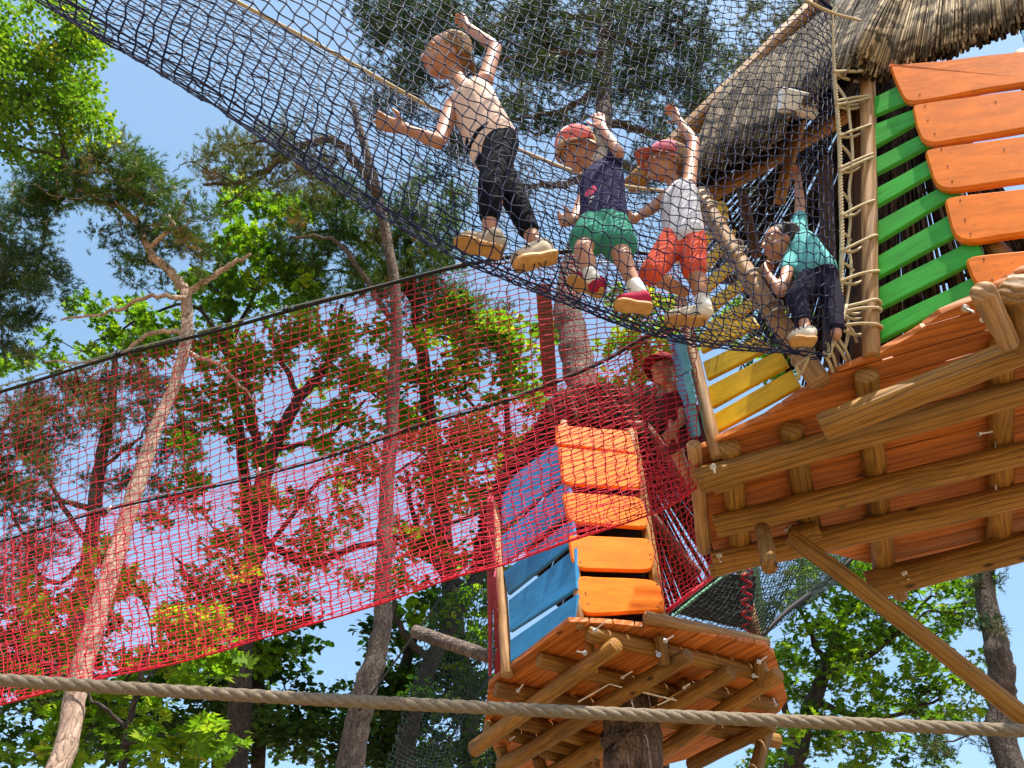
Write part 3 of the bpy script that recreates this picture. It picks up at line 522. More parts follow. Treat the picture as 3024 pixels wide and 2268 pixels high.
plate('dark_floor_mat', [PZ(x, y, z) for x, y, z in ((1970, 1806, 4.6), (2110, 1690, 4.8), (2210, 1700, 5.0), (2222, 1862, 4.8))], .02, M_black, sml, .01, .003, -Fv)
def sheet(name, pts, nu, nv, r, mat, parent, bow=.05, **kw):
    a, b, c, d = [np.array(p) for p in pts]; u = np.linspace(0, 1, nu)[:, None, None]; v = np.linspace(0, 1, nv)[None, :, None]
    G = (a*(1-v)+b*v)*(1-u)+(d*(1-v)+c*v)*u; G = G+np.array([0, .3, -1])*bow*np.sin(u*math.pi)*np.sin(v*math.pi+.3); return netmesh(name, G, r, mat, parent, **kw)
cn = thing('net_tunnel', PZ(2100, 1800, 4.6), 'red and dark green net crossing at the right side of the small treehouse', 'net bridge', 'net bridges')
sheet('netting', [PZ(1880, 1330, 3.9), PZ(2062, 1300, 3.9), PZ(2120, 1690, 4.1), PZ(1965, 1808, 3.95)], 26, 14, .0026, M_rnet, cn, .06)
rope('edge_rope', [PZ(1965, 1808, 3.95), PZ(2040, 1752, 4.0), PZ(2118, 1692, 4.1)], .012, M_rnet, cn, 6, 4)
sheet('netting', [PZ(1960, 1810, 4.3), PZ(2130, 1680, 4.6), PZ(2380, 1640, 5.0), PZ(2250, 1890, 4.6)], 26, 18, .0028, M_knet, cn, .1)
sheet('netting', [PZ(2170, 1600, 5.2), PZ(2540, 1600, 5.6), PZ(2500, 1700, 5.4), PZ(2240, 1888, 4.8)], 34, 38, .0024, M_knet, cn, .05)
rope('edge_rope', [PZ(2560, 1610, 5.6), PZ(2430, 1725, 5.3), PZ(2330, 1800, 5.0), PZ(2240, 1888, 4.8)], .018, M_black, cn, 6, 6); rope('edge_rope', [PZ(1965, 1840, 4.4), PZ(2060, 1760, 4.5), PZ(2200, 1655, 4.7), PZ(2270, 1600, 4.8)], .009, M_pgreen, cn, 6, 6)
log('net_post', PZ(2235, 1885, 4.75), PZ(2180, 1640, 5.2), .034, .032, M_post, cn); rope('wrap_rope', [PZ(2205+6*math.sin(k*2.1)*3, 1680+k*12, 4.8) for k in range(17)], .01, M_rnet, cn, 6, 3)
plate('green_board', [PZ(x, y, 5.6) for x, y in ((2215, 1660), (2238, 1655), (2272, 1905), (2250, 1910))], .03, M_pgreen, cn, 0, .003, -Fv)
# far dark net on the left of the small treehouse
fn = thing('safety_net', PZ(1350, 2100, 8), 'fine dark safety net hanging left of the small treehouse before the dark trees', 'net')
sheet('netting', [PZ(1300, 1720, 8), PZ(1500, 1650, 7.4), PZ(1480, 2330, 6.2), PZ(1120, 2330, 6.6)], 44, 24, .004, M_knet, fn, .3, zig=.25)
for q in ([(1380, 1660), (1060, 2100)], [(1450, 2000), (1180, 2330)], [(1470, 1950), (1240, 2330)]): rope('guy_rope', [PZ(*q[0], 7.6), PZ(*q[1], 6.6)], .010, M_black, fn, 6, 8)
bl = thing('cross_pole', PZ(1230, 1872, 6), 'pale ended log pole poking out left of the small treehouse', 'pole'); log('pole', PZ(1222, 1864, 6), PZ(1470, 1945, 5.4), .052, .05, M_barkr, bl)
# foreground rope
rope('thick_rope', [PZ(-260, 1996, 1.8), PZ(0, 2008, 1.8), PZ(700, 2052, 1.8), PZ(1512, 2094, 1.8), PZ(2200, 2124, 1.8), PZ(3024, 2158, 1.8), PZ(3300, 2168, 1.8)], .0158, M_thick, None, 10, 10, 4, .15, label='thick twisted hemp rope stretched across the whole foreground near the bottom', cat='rope')
# ------------------------------------------------------------------ TREES
def kite(mb, C, D, Nn, L, W, rnd):
    """little folded leaves: base, two sides, mid rib, tip"""
    Sd = np.cross(D, Nn); Sd /= np.linalg.norm(Sd, axis=1, keepdims=True)+1e-9; L = L[:, None]; W = W[:, None]
    V = np.stack([C, C+D*L*.4+Sd*W+Nn*W*.25, C+D*L*.75+Sd*W*.7+Nn*W*.2, C+D*L, C+D*L*.75-Sd*W*.7+Nn*W*.2, C+D*L*.4-Sd*W+Nn*W*.25], 1)
    b = np.arange(len(C))[:, None, None]*6; T = np.array([[0, 1, 3], [1, 2, 3], [0, 3, 5], [3, 4, 5]])
    mb.add(V.reshape(-1, 3), None, (b+T).reshape(-1, 3), np.repeat(rnd, 6))
LOBE = [(.0, .12), (.32, .55), (.20, .45), (.62, .62), (.38, .30), (.85, .28), (.60, .16), (1.0, .0)]      # (along, across) half outline of a lobed leaf
def lobed_arrays(C, D, Nn, L, rnd):
    Sd = np.cross(D, Nn); Sd /= np.linalg.norm(Sd, axis=1, keepdims=True)+1e-9; L = L[:, None]
    pts = [C+D*L*.38]+[C+D*L*a+Sd*L*b+Nn*L*(abs(b)*.22-.05*a) for a, b in LOBE]+[C+D*L*a-Sd*L*b+Nn*L*(abs(b)*.22-.05*a) for a, b in LOBE[-2::-1]]
    k = len(pts); V = np.stack(pts, 1); T = np.array([[0, i, i+1] for i in range(1, k-1)]); b = np.arange(len(C))[:, None, None]*k
    return V.reshape(-1, 3), (b+T).reshape(-1, 3), np.repeat(rnd, k)
def unit(n): v = rng.normal(0, 1, (n, 3)); return v/np.linalg.norm(v, axis=1, keepdims=True)
def needles(mb, C, A, L, rnd, nn=24, nl=.075, wd=.0042):
    m = len(C); t = rng.uniform(0, 1, (m, nn, 1)); base = C[:, None]+A[:, None]*L*t; side = unit(m*nn).reshape(m, nn, 3)
    side -= A[:, None]*(side*A[:, None]).sum(-1, keepdims=True); side /= np.linalg.norm(side, axis=2, keepdims=True)+1e-9
    dr = side*.8+A[:, None]*rng.uniform(.5, 1.1, (m, nn, 1)); dr /= np.linalg.norm(dr, axis=2, keepdims=True); q = np.cross(dr, unit(m*nn).reshape(m, nn, 3)); q /= np.linalg.norm(q, axis=2, keepdims=True)+1e-9
    ln = nl*rng.uniform(.7, 1.15, (m, nn, 1)); V = np.stack([base-q*wd/2, base+q*wd/2, base+dr*ln], 2).reshape(-1, 3)
    mb.add(V, None, np.arange(len(V)).reshape(-1, 3), np.repeat(np.clip(rnd[:, None]+rng.normal(0, .07, (m, nn)), 0, 1).ravel(), 3))
leafshared = {}
def tree(name, label, trunk, limbs, blobs, kind, bark, lm, leaf=.1, per=28, cr=.26, depth=.9, ground=True, singles=0, dens=1., twigr=.0045, group='trees round the clearing', trunkname='trunk', rings=10):
    P0 = PZ(*trunk[0][:3]); base = np.array([P0[0]+.1, P0[1]+.2, 0.]); T = thing(name, base, label, 'tree', group)
    mbt = MB(); nodes = []; nr = []
    P = [PZ(a, b, c) for a, b, c, w_ in trunk]; R = [w_/2*c/FPX for a, b, c, w_ in trunk]
    if ground: P = [base, (base*.5+P[0]*.5)]+P; R = [R[0]*1.25, R[0]*1.1]+R
    C = catmull(P, 8); Rr = np.interp(np.linspace(0, len(P)-1, len(C)), np.arange(len(P)), R)
    C[1:-1] += rng.normal(0, 1, (len(C)-2, 3))*Rr[1:-1, None]*.07; tube(mbt, C, Rr*(1+rng.normal(0, .03, len(C))), 18); 
    mbt.build(trunkname, bark, T, M=Matrix.Translation(Vector(C[0].tolist())))
    nodes += list(C[int(len(C)*.35):]); mbl = MB()
    for lb in limbs:
        P = [PZ(a, b, c) for a, b, c, w_ in lb]; R = [w_/2*c/FPX for a, b, c, w_ in lb]; C = catmull(P, 6); Rr = np.interp(np.linspace(0, len(P)-1, len(C)), np.arange(len(P)), R)
        C[1:-1] += rng.normal(0, 1, (len(C)-2, 3))*.012*(1+Rr[1:-1, None]*4); tube(mbl, C, Rr, 8); nodes += list(C[1:])
    cl = []
    for bx in blobs:
        cx, cy, rx, ry, z = bx[:5]; dm = bx[5] if len(bx) > 5 else 1.
        n = max(4, int(math.pi*rx*ry/((cr*.62*FPX/z)**2*math.pi)*1.6*dens*dm))
        a = rng.uniform(0, 2*math.pi, n); rr = np.sqrt(rng.uniform(0, 1, n)); rr *= 1+.12*np.sin(a*5+cx)
        for k in range(n): cl.append(PZ(cx+rx*rr[k]*math.cos(a[k]), cy+ry*rr[k]*math.sin(a[k]), z+rng.normal(0, .5)*depth))
    cl = np.array(cl); ns = np.array(nodes); d0 = np.array([np.min(np.linalg.norm(ns-c, axis=1)) for c in cl]); cl = cl[np.argsort(d0)]
    allp = np.vstack([ns, cl]); par = np.full(len(allp), -1); cnt = np.ones(len(allp)); n0 = len(ns)
    for k in range(len(cl)):
        i = n0+k; dd = np.linalg.norm(allp[:i]-allp[i], axis=1)+.35*np.maximum(0, allp[:i, 2]-allp[i, 2]); par[i] = int(np.argmin(dd))
    for i in range(len(allp)-1, n0-1, -1): cnt[par[i]] += cnt[i]
    for i in range(n0, len(allp)):
        a, b = allp[par[i]], allp[i]; L = np.linalg.norm(b-a); ra = twigr*max(cnt[i], 1)**.5; rb = twigr*.55 if cnt[i] < 2 else ra*.85
        m_ = (a+b)/2+rng.normal(0, .06, 3)*L-Z3*.04*L; q = (a*3+b)/4+rng.normal(0, .05, 3)*L; tube(mbl, catmull([a, q, m_, b], 2), np.linspace(min(ra, .05), rb, 7), 5)
        for _ in range(3):
            e = b+unit(1)[0]*cr*.8; tube(mbl, [b, (b+e)/2+rng.normal(0, .02, 3), e], np.array([1, .8, .4])*twigr*.6, 4, False)
    mbl.build('branches', bark, T, M=Matrix.Translation(Vector(C[0].tolist())), kind='stuff')
    if kind == 'bare': return T
    mb = MB(); n = len(cl)
    if kind == 'pine':
        m = int(per*1.7); tone = np.clip(rng.normal(.45, .2, n), 0, .9); ce = np.repeat(cl, m, 0)+unit(n*m)*np.abs(rng.normal(0, cr*.55, (n*m, 1)))*np.array([1, 1, .75])
        out_ = ce-np.repeat(cl, m, 0); A = out_/(np.linalg.norm(out_, axis=1, keepdims=True)+1e-9)*.7+np.array([0, 0, .55])+rng.normal(0, .25, (n*m, 3)); A /= np.linalg.norm(A, axis=1, keepdims=True)
        rn = np.clip(np.repeat(tone, m)+rng.normal(0, .1, n*m), 0, 1); bad = np.repeat(rng.uniform(0, 1, n) < .03, m); rn[bad] = .97
        needles(mb, ce, A, .11, rn, 20, leaf, leaf*.13)
    else:
        tone = np.clip(rng.normal(.45, .2, n), 0, 1); m = int(per*1.35); off_ = unit(n*m)*rng.uniform(.1, 1, (n*m, 1))**.6*cr*np.array([1, 1, .5]); ce = np.repeat(cl, m, 0)+off_
        D = unit(n*m)*np.array([1, 1, .35])+np.array([0, 0, -.15]); D /= np.linalg.norm(D, axis=1, keepdims=True)
        Nn = np.array([0, 0, 1.])+rng.normal(0, .42, (n*m, 3)); Nn -= D*(Nn*D).sum(1, keepdims=True); Nn /= np.linalg.norm(Nn, axis=1, keepdims=True)
        rn = np.clip(np.repeat(tone, m)+rng.normal(0, .17, n*m), 0, 1); Lf = leaf*rng.uniform(.55, 1.2, n*m)
        if singles:
            zc = (ce-CAM) @ Fv; px = 1512+FPX*((ce-CAM)@Rv)/zc; py = 1134-FPX*((ce-CAM)@Uv)/zc; vis = (px > 0) & (px < 3024) & (py > 0) & (py < 2268); sc = np.where(vis, Lf/zc, 0); pick = np.argsort(-sc)[:singles]
            if leaf not in leafshared:
                V, Tt, r_ = lobed_arrays(np.zeros((1, 3)), np.array([[1., 0, 0]]), np.array([[0, 0, 1.]]), np.array([1.]), np.array([0.]))
                lst = []
                for q in range(5): mq = MB(); mq.add(V, None, Tt, .25+q*.15); me = mq.mesh('leaf', False); me.materials.append(lm); lst.append(me)
                leafshared[leaf] = lst
            for i in pick:
                Mx = frame(ce[i], D[i], Nn[i]) @ Matrix.Scale(float(Lf[i]), 4); link('leaf', random.choice(leafshared[leaf]), None, T, Mx)
            keep = np.ones(len(ce), bool); keep[pick] = False; ce, D, Nn, Lf, rn = ce[keep], D[keep], Nn[keep], Lf[keep], rn[keep]
        if kind == 'lobed': V, Tt, r_ = lobed_arrays(ce, D, Nn, Lf, rn); mb.add(V, None, Tt, r_)
        else: kite(mb, ce, D, Nn, Lf, Lf*.38, rn)
    mb.build('crown', lm, T, smooth=False, M=Matrix.Translation(Vector(cl[0].tolist())), kind='stuff')
    return T
tree('pine_tree', 'leaning pine with pale salmon trunk and forked dark green crown, left behind the red net', [(172, 2275, 6.6, 66), (235, 2000, 7.2, 60), (300, 1780, 7.6, 55), (385, 1500, 8.3, 48), (455, 1280, 8.9, 40), (520, 1120, 9.4, 31), (552, 980, 9.8, 34), (548, 860, 10, 30)],
     [[(548, 860, 10, 30), (500, 800, 10.2, 26), (440, 740, 10.3, 24), (400, 650, 10.4, 20), (330, 605, 10.5, 16), (250, 590, 10.6, 10)], [(548, 862, 10, 22), (610, 830, 10, 18), (680, 785, 10, 16), (740, 750, 10, 8)], [(548, 880, 9.9, 16), (430, 880, 9.9, 13), (330, 920, 9.9, 10), (180, 945, 9.9, 6)], [(550, 985, 9.7, 16), (450, 985, 9.8, 14), (330, 1060, 9.8, 10), (130, 1070, 9.8, 5)], [(440, 740, 10.3, 18), (520, 650, 10.3, 12), (560, 560, 10.3, 6)], [(560, 1040, 9.6, 14), (660, 1090, 9.7, 12), (760, 1190, 9.8, 6)]],
     [(230, 520, 160, 85, 10.6), (130, 560, 90, 70, 10.6), (340, 500, 110, 80, 10.5), (440, 590, 120, 90, 10.4), (520, 690, 80, 60, 10.4), (380, 700, 90, 50, 10.4, .6), (230, 430, 60, 30, 10.6), (600, 640, 60, 50, 10.3, .6), (90, 640, 80, 60, 10.6, .6), (470, 790, 150, 60, 10.4, .45), (620, 760, 80, 60, 10.2, .5)], 'pine', M_pine, L_pine, .072, 17, .23, .8, dens=1.4)
tree('pine_tree', 'dark blue green pine foliage at the far left edge above the red net', [(-260, 1900, 9, 70), (-120, 1200, 10.5, 50), (-50, 800, 11.5, 34), (-30, 600, 12, 20)], [[(-50, 800, 11.5, 20), (60, 760, 11.5, 12), (150, 720, 11.5, 6)]],
     [(40, 720, 90, 120, 11.5), (60, 880, 80, 110, 11.3), (140, 760, 60, 60, 11.4, .7), (30, 1010, 60, 70, 11.2, .8), (150, 860, 60, 70, 11.3, .5)], 'pine', M_pined, L_pined, .08, 16, .25, dens=1.3)
tree('lime_tree', 'sunlit yellow green broadleaf crown in the upper left corner', [(-500, 2000, 6, 120), (-420, 1000, 8, 90), (-250, 500, 9, 60), (-80, 400, 9.5, 40)], [[(-80, 400, 9.5, 32), (60, 300, 9.4, 20), (150, 210, 9.4, 14), (210, 60, 9.4, 6)], [(-60, 420, 9.4, 20), (80, 440, 9.3, 10), (200, 470, 9.3, 5)], [(-80, 200, 9.6, 20), (60, 120, 9.5, 10)]],
     [(90, 110, 190, 130, 9.4), (60, 300, 190, 130, 9.3), (210, 250, 90, 110, 9.3, .8), (110, 430, 130, 70, 9.3, .7), (220, 60, 60, 70, 9.4, .6), (280, 360, 40, 30, 9.3, .5), (-60, 200, 100, 260, 9.5), (250, 160, 50, 60, 9.4, .7)], 'kite', M_bark, L_lime, .062, 62, .24)
tree('pine_tree', 'tall pine with reddish trunk behind the middle of the red net and olive crown above', [(1030, 2280, 8, 84), (1075, 2050, 8.4, 74), (1125, 1880, 8.8, 58), (1132, 1750, 9.1, 50), (1140, 1500, 9.7, 44), (1160, 1180, 10.4, 38), (1168, 870, 11, 32), (1110, 560, 11.8, 30), (1040, 300, 12.4, 20)],
     [[(1120, 580, 11.7, 30), (1000, 420, 11.6, 26), (880, 435, 11.5, 26), (790, 500, 11.4, 20), (700, 540, 11.4, 14), (600, 545, 11.4, 8)], [(880, 435, 11.5, 14), (760, 420, 11.5, 9), (640, 450, 11.5, 5)], [(1160, 950, 10.9, 18), (1000, 720, 11.2, 12), (860, 700, 11.2, 8)], [(700, 540, 11.4, 8), (560, 480, 11.4, 4), (510, 510, 11.4, 2)], [(780, 520, 11.4, 8), (640, 620, 11.4, 4), (540, 650, 11.4, 2)]],
     [(760, 470, 170, 80, 11.5), (900, 520, 120, 70, 11.5), (880, 400, 80, 50, 11.6, .7), (640, 500, 70, 70, 11.5, .45)], 'pine', M_barkr, L_olive, .07, 14, .24, dens=1.35)
tree('pine_tree', 'mid green pine crown above the black cable of the red net, centre left', [(1400, 2300, 11, 60), (1300, 1500, 12.5, 50), (1240, 1000, 13, 36), (1200, 700, 13.5, 22)], [[(1230, 900, 13.2, 22), (1050, 700, 13.2, 14), (900, 690, 13.2, 10)], [(1220, 850, 13.2, 18), (1000, 800, 13.2, 10)]],
     [(1010, 640, 170, 100, 13), (900, 740, 120, 90, 13), (1130, 730, 150, 120, 13), (1260, 640, 120, 120, 13), (1020, 820, 170, 70, 13, .9), (1300, 800, 90, 90, 13, .8), (960, 590, 90, 60, 13), (1220, 900, 140, 80, 13, .7), (1430, 950, 120, 120, 13, .6)], 'pine', M_pined, L_pine, .085, 16, .28, 1.2, dens=1.25)
tree('maple_tree', 'pale green broadleaf crown with thin trunks between the two pines, left of centre', [(760, 2300, 11, 40), (730, 1500, 12, 34), (680, 1050, 12.8, 22), (672, 700, 13.2, 12)], [[(700, 1100, 12.6, 16), (560, 900, 12.6, 10), (300, 1000, 12.6, 6)], [(690, 1000, 12.8, 14), (780, 800, 12.8, 8)], [(680, 900, 12.8, 12), (560, 780, 12.8, 6)]],
     [(760, 640, 140, 80, 13.2, .8), (720, 760, 120, 70, 13.2), (640, 860, 110, 90, 13), (450, 960, 140, 80, 12.8, .8), (280, 930, 60, 50, 12.7, .8), (350, 1040, 140, 50, 12.7, .6), (800, 850, 140, 80, 13, .8), (560, 1000, 110, 70, 12.9, .8), (130, 1040, 60, 50, 12.6, .5), (30, 1060, 50, 50, 12.6, .7), (700, 560, 60, 50, 13, .6)], 'lobed', M_bark, L_maple, .13, 22, .27, 1)
tree('pine_tree', 'tall pine carrying the small treehouse, its dark crown behind the navy net', [(1875, 2330, 3.95, 190), (1865, 2200, 4.15, 180), (1862, 2110, 4.3, 172), (1790, 1500, 5.45, 120), (1722, 1150, 6.35, 98), (1692, 1000, 6.8, 88), (1680, 860, 7.3, 78), (1735, 620, 8.4, 62), (1776, 400, 9.6, 52), (1785, 200, 10.8, 46), (1790, 20, 11.8, 36), (1800, -150, 12.6, 20)],
     [[(1780, 470, 9.4, 30), (1690, 540, 9.6, 26), (1560, 550, 9.8, 16), (1450, 600, 9.9, 8)], [(1784, 360, 9.8, 30), (1880, 380, 9.9, 22), (2000, 410, 10, 18), (2100, 300, 10.2, 10)], [(1785, 250, 10.4, 26), (1650, 330, 10.4, 18), (1500, 350, 10.5, 10)], [(1785, 100, 11, 22), (1950, 150, 11, 14), (2080, 60, 11, 8)], [(1780, 420, 9.5, 22), (1900, 540, 9.6, 14), (2000, 590, 9.6, 8)], [(1788, 60, 11.3, 22), (1600, 40, 11.3, 14), (1400, 100, 11.3, 9), (1200, 180, 11.3, 6)], [(1785, 160, 10.8, 22), (1550, 160, 11, 14), (1300, 260, 11, 8)]],
     [(1480, 130, 230, 120, 11.3), (1240, 120, 190, 140, 11.5), (1720, 60, 200, 90, 11.5), (1960, 120, 170, 130, 11.3), (1600, 330, 140, 70, 10.5, .8), (1980, 320, 140, 90, 10.3, .9), (1440, 380, 130, 80, 10.6, .7), (1180, 300, 120, 80, 11.4, .7), (2080, 220, 80, 120, 10.6), (1900, 500, 120, 60, 9.8, .8), (1650, 200, 160, 80, 11, .8), (1300, 450, 90, 70, 11, .5), (1140, 40, 90, 80, 11.5), (2050, 470, 90, 80, 9.9, .5), (1560, 560, 70, 50, 9.9, .5), (1850, 220, 120, 80, 10.8)], 'pine', M_barkm, L_pined, .08, 16, .26, 1.0, dens=1.35, group='trees round the clearing')
tree('pine_tree', 'green pine crown behind the top of the thatched roof', [(2990, 2290, 11, 50), (2925, 1800, 12.4, 40), (2885, 1500, 13, 40), (2700, 1000, 13.6, 40), (2560, 700, 14, 40), (2450, 100, 15, 30), (2420, -100, 15, 20)], [[(2480, 300, 14.6, 20), (2350, 200, 14.6, 12)], [(2460, 200, 14.8, 20), (2560, 60, 14.8, 10)]],
     [(2330, 90, 150, 100, 14.8), (2230, 240, 110, 110, 14.6, .8), (2480, 70, 120, 90, 14.8), (2560, 230, 100, 100, 14.5), (2420, 560, 200, 160, 14, .4), (2200, 700, 150, 150, 14, .4)], 'pine', M_pined, L_olive, .10, 16, .32, 1.2)
tree('oak_tree', 'dark forked oak with sparse bright leaves behind the middle of the red net', [(690, 2290, 9.5, 74), (712, 1960, 10, 64), (755, 1600, 11, 56), (790, 1375, 11.5, 46), (881, 1181, 12, 32), (971, 1068, 12.4, 22), (1010, 900, 12.8, 12)],
     [[(788, 1390, 11.5, 30), (740, 1240, 11.6, 26), (720, 1090, 11.8, 22), (650, 1000, 12, 14), (590, 900, 12, 8)], [(758, 1580, 11, 26), (900, 1660, 11, 22), (1080, 1610, 11, 18), (1300, 1560, 11, 12), (1480, 1480, 11, 8)], [(881, 1181, 12, 20), (830, 1050, 12.1, 14), (790, 960, 12.2, 8)], [(810, 1330, 11.7, 18), (960, 1290, 11.8, 14), (1080, 1180, 11.9, 8)], [(725, 1900, 10.2, 20), (600, 1750, 10.4, 12), (520, 1650, 10.5, 8)], [(740, 1700, 10.8, 18), (950, 1420, 11, 12), (1150, 1400, 11, 8), (1300, 1300, 11, 6)], [(971, 1068, 12.4, 12), (1050, 1130, 12.3, 9), (1140, 1190, 12.2, 6)]],
     [(690, 1080, 130, 90, 12, .8), (880, 1030, 120, 90, 12.3, .8), (960, 1180, 110, 80, 12.2, .7), (650, 1260, 100, 90, 11.8, .5), (870, 1330, 130, 60, 11.9, .6), (1040, 1360, 110, 80, 11.8, .6), (800, 1480, 90, 90, 11.5, .55), (940, 1530, 120, 90, 11.3, .6), (1080, 1680, 110, 60, 11.2, .55), (690, 1640, 120, 100, 11, .7), (560, 1490, 110, 90, 11, .45), (1180, 1530, 90, 90, 11.3, .5), (900, 1760, 100, 50, 11, .6), (520, 1300, 60, 60, 11.4, .3), (640, 1780, 130, 90, 10.9, 1), (760, 1880, 110, 90, 10.9, 1), (1010, 1100, 90, 70, 12.2, .7), (1130, 1060, 80, 80, 12.2, .8), (1060, 980, 90, 60, 12.3, .8), (1130, 1280, 80, 80, 11.9, .6), (980, 1620, 120, 60, 11.2, .6), (600, 1160, 80, 80, 11.9, .6)], 'lobed', M_bark, L_lime2, .12, 22, .26, 1)
tree('oak_tree', 'sparse leafy oak behind the small treehouse and the right half of the red net', [(1190, 2300, 10, 60), (1230, 2080, 10.3, 52), (1300, 1900, 10.7, 46), (1390, 1740, 11.2, 40), (1470, 1560, 11.7, 30), (1500, 1300, 12.3, 20), (1480, 1060, 12.8, 12)],
     [[(1380, 1750, 11.2, 28), (1250, 1620, 11.3, 20), (1200, 1400, 11.5, 10)], [(1270, 1960, 10.5, 24), (1180, 1850, 10.6, 18), (1160, 1740, 10.8, 10)], [(1500, 1300, 12.3, 14), (1380, 1180, 12.3, 8)], [(1490, 1400, 12, 14), (1330, 1380, 12, 9), (1250, 1300, 12, 5)]],
     [(1300, 1060, 110, 90, 12.6, .7), (1440, 1080, 110, 110, 12.6, .7), (1290, 1280, 110, 90, 12.3, .7), (1440, 1300, 100, 100, 12.2, .8), (1330, 1460, 130, 90, 12, .9), (1460, 1520, 90, 100, 11.8, .9), (1260, 1640, 100, 80, 11.5, .7), (1400, 1680, 90, 70, 11.3, .8), (1530, 1190, 90, 90, 12.3, .6), (1380, 1840, 110, 80, 11, .8), (1200, 1780, 70, 60, 11, .7), (1550, 980, 100, 80, 12.6, .8), (1220, 1180, 90, 90, 12.4, .8), (1380, 960, 110, 80, 12.6, .9), (1550, 1350, 70, 90, 12, .9), (1280, 930, 90, 60, 12.6, .5)], 'kite', M_bark, L_maple, .13, 26, .27, 1)
tree('pine_tree', 'reddish stemmed pine at the left edge seen through the red net', [(170, 2300, 9.4, 44), (215, 1950, 10, 46), (262, 1650, 10.7, 42), (292, 1400, 11.2, 36), (330, 1180, 11.7, 26), (340, 1040, 12, 14)],
     [[(310, 1520, 10.9, 20), (230, 1490, 10.7, 18), (100, 1465, 10.5, 12)], [(270, 1620, 10.8, 18), (150, 1430, 10.9, 12), (90, 1300, 11, 8)], [(262, 1650, 10.7, 14), (140, 1720, 10.7, 14), (30, 1500, 10.8, 8)], [(300, 1380, 11.2, 14), (420, 1290, 11.3, 8)]],
     [(110, 1190, 140, 90, 11.4), (290, 1150, 120, 80, 11.8), (50, 1330, 110, 80, 11.2), (380, 1260, 110, 80, 11.4, .8), (330, 1420, 90, 70, 11.3, .6), (480, 1170, 80, 80, 11.4, .7), (60, 1500, 90, 90, 11, .9), (500, 1380, 100, 70, 11.2, .7), (150, 1300, 80, 60, 11.2, .7), (580, 1260, 60, 60, 11.3, .6), (450, 1500, 90, 50, 11, .5), (120, 1600, 110, 70, 11, .8), (30, 1700, 80, 90, 11, .8), (200, 1230, 120, 70, 11.6, .8), (60, 1420, 80, 60, 11, .8), (400, 1100, 110, 60, 11.7, .7)], 'pine', M_barkr, L_olive, .085, 16, .27, 1)
tree('maple_tree', 'sunlit maple with big pointed leaves in the lower left corner', [(330, 2400, 6.6, 26), (380, 2150, 7, 20), (440, 1900, 7.3, 14)], [[(380, 2150, 7, 14), (250, 2050, 7, 8), (120, 1950, 7, 5)], [(400, 2050, 7.1, 12), (520, 1900, 7.2, 7)], [(360, 2200, 6.9, 12), (560, 2160, 6.9, 6)]],
     [(150, 2080, 140, 90, 8.6, .7), (500, 2180, 170, 90, 6.9, .9), (330, 2080, 110, 80, 8.6, .7), (560, 1830, 90, 60, 7.3, .8), (450, 1960, 110, 60, 8.8, .8), (150, 2240, 150, 60, 8.4, .7), (130, 1900, 110, 70, 8.8, .6), (340, 1780, 100, 60, 9.0, .7), (250, 2200, 110, 70, 8.5, .9), (560, 1960, 120, 80, 7.2, .8), (60, 1990, 90, 60, 8.8, .7), (620, 2220, 130, 60, 6.9, .8), (300, 1660, 90, 50, 9.1, .5), (100, 1780, 90, 60, 9.0, .6)], 'lobed', M_bark, L_lime2, .17, 15, .27, .8, singles=300)
tree('oak_tree', 'dense shaded broadleaf tree at the bottom behind the thick rope, centre left', [(640, 2400, 11, 70), (660, 2150, 11.5, 50), (700, 1950, 12, 30)], [[(660, 2150, 11.5, 30), (850, 2050, 11.5, 14)], [(680, 2050, 11.7, 26), (500, 2000, 11.7, 14)]],
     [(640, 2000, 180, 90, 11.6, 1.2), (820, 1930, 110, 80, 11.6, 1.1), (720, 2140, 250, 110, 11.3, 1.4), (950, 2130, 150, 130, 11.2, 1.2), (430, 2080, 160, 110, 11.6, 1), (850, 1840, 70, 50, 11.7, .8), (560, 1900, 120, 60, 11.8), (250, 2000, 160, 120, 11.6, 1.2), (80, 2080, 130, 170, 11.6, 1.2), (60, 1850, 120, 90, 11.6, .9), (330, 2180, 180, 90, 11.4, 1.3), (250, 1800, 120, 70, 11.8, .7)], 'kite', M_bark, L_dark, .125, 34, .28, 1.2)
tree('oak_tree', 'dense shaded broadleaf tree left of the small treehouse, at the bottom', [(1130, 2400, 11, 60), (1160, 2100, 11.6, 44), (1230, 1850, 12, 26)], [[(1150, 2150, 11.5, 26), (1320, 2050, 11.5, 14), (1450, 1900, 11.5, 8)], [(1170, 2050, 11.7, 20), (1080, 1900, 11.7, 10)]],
     [(1150, 1950, 110, 110, 11.7, 1.1), (1290, 2010, 130, 120, 11.6, 1.1), (1150, 2150, 150, 120, 11.3, 1.3), (1380, 2150, 140, 120, 11.3, 1.2), (1220, 1800, 90, 70, 11.8, .9), (1390, 1960, 100, 110, 11.7, .8), (1250, 2260, 250, 60, 11, 1.2), (1560, 2280, 150, 50, 11)], 'kite', M_bark, L_dark, .12, 34, .27, 1.2)
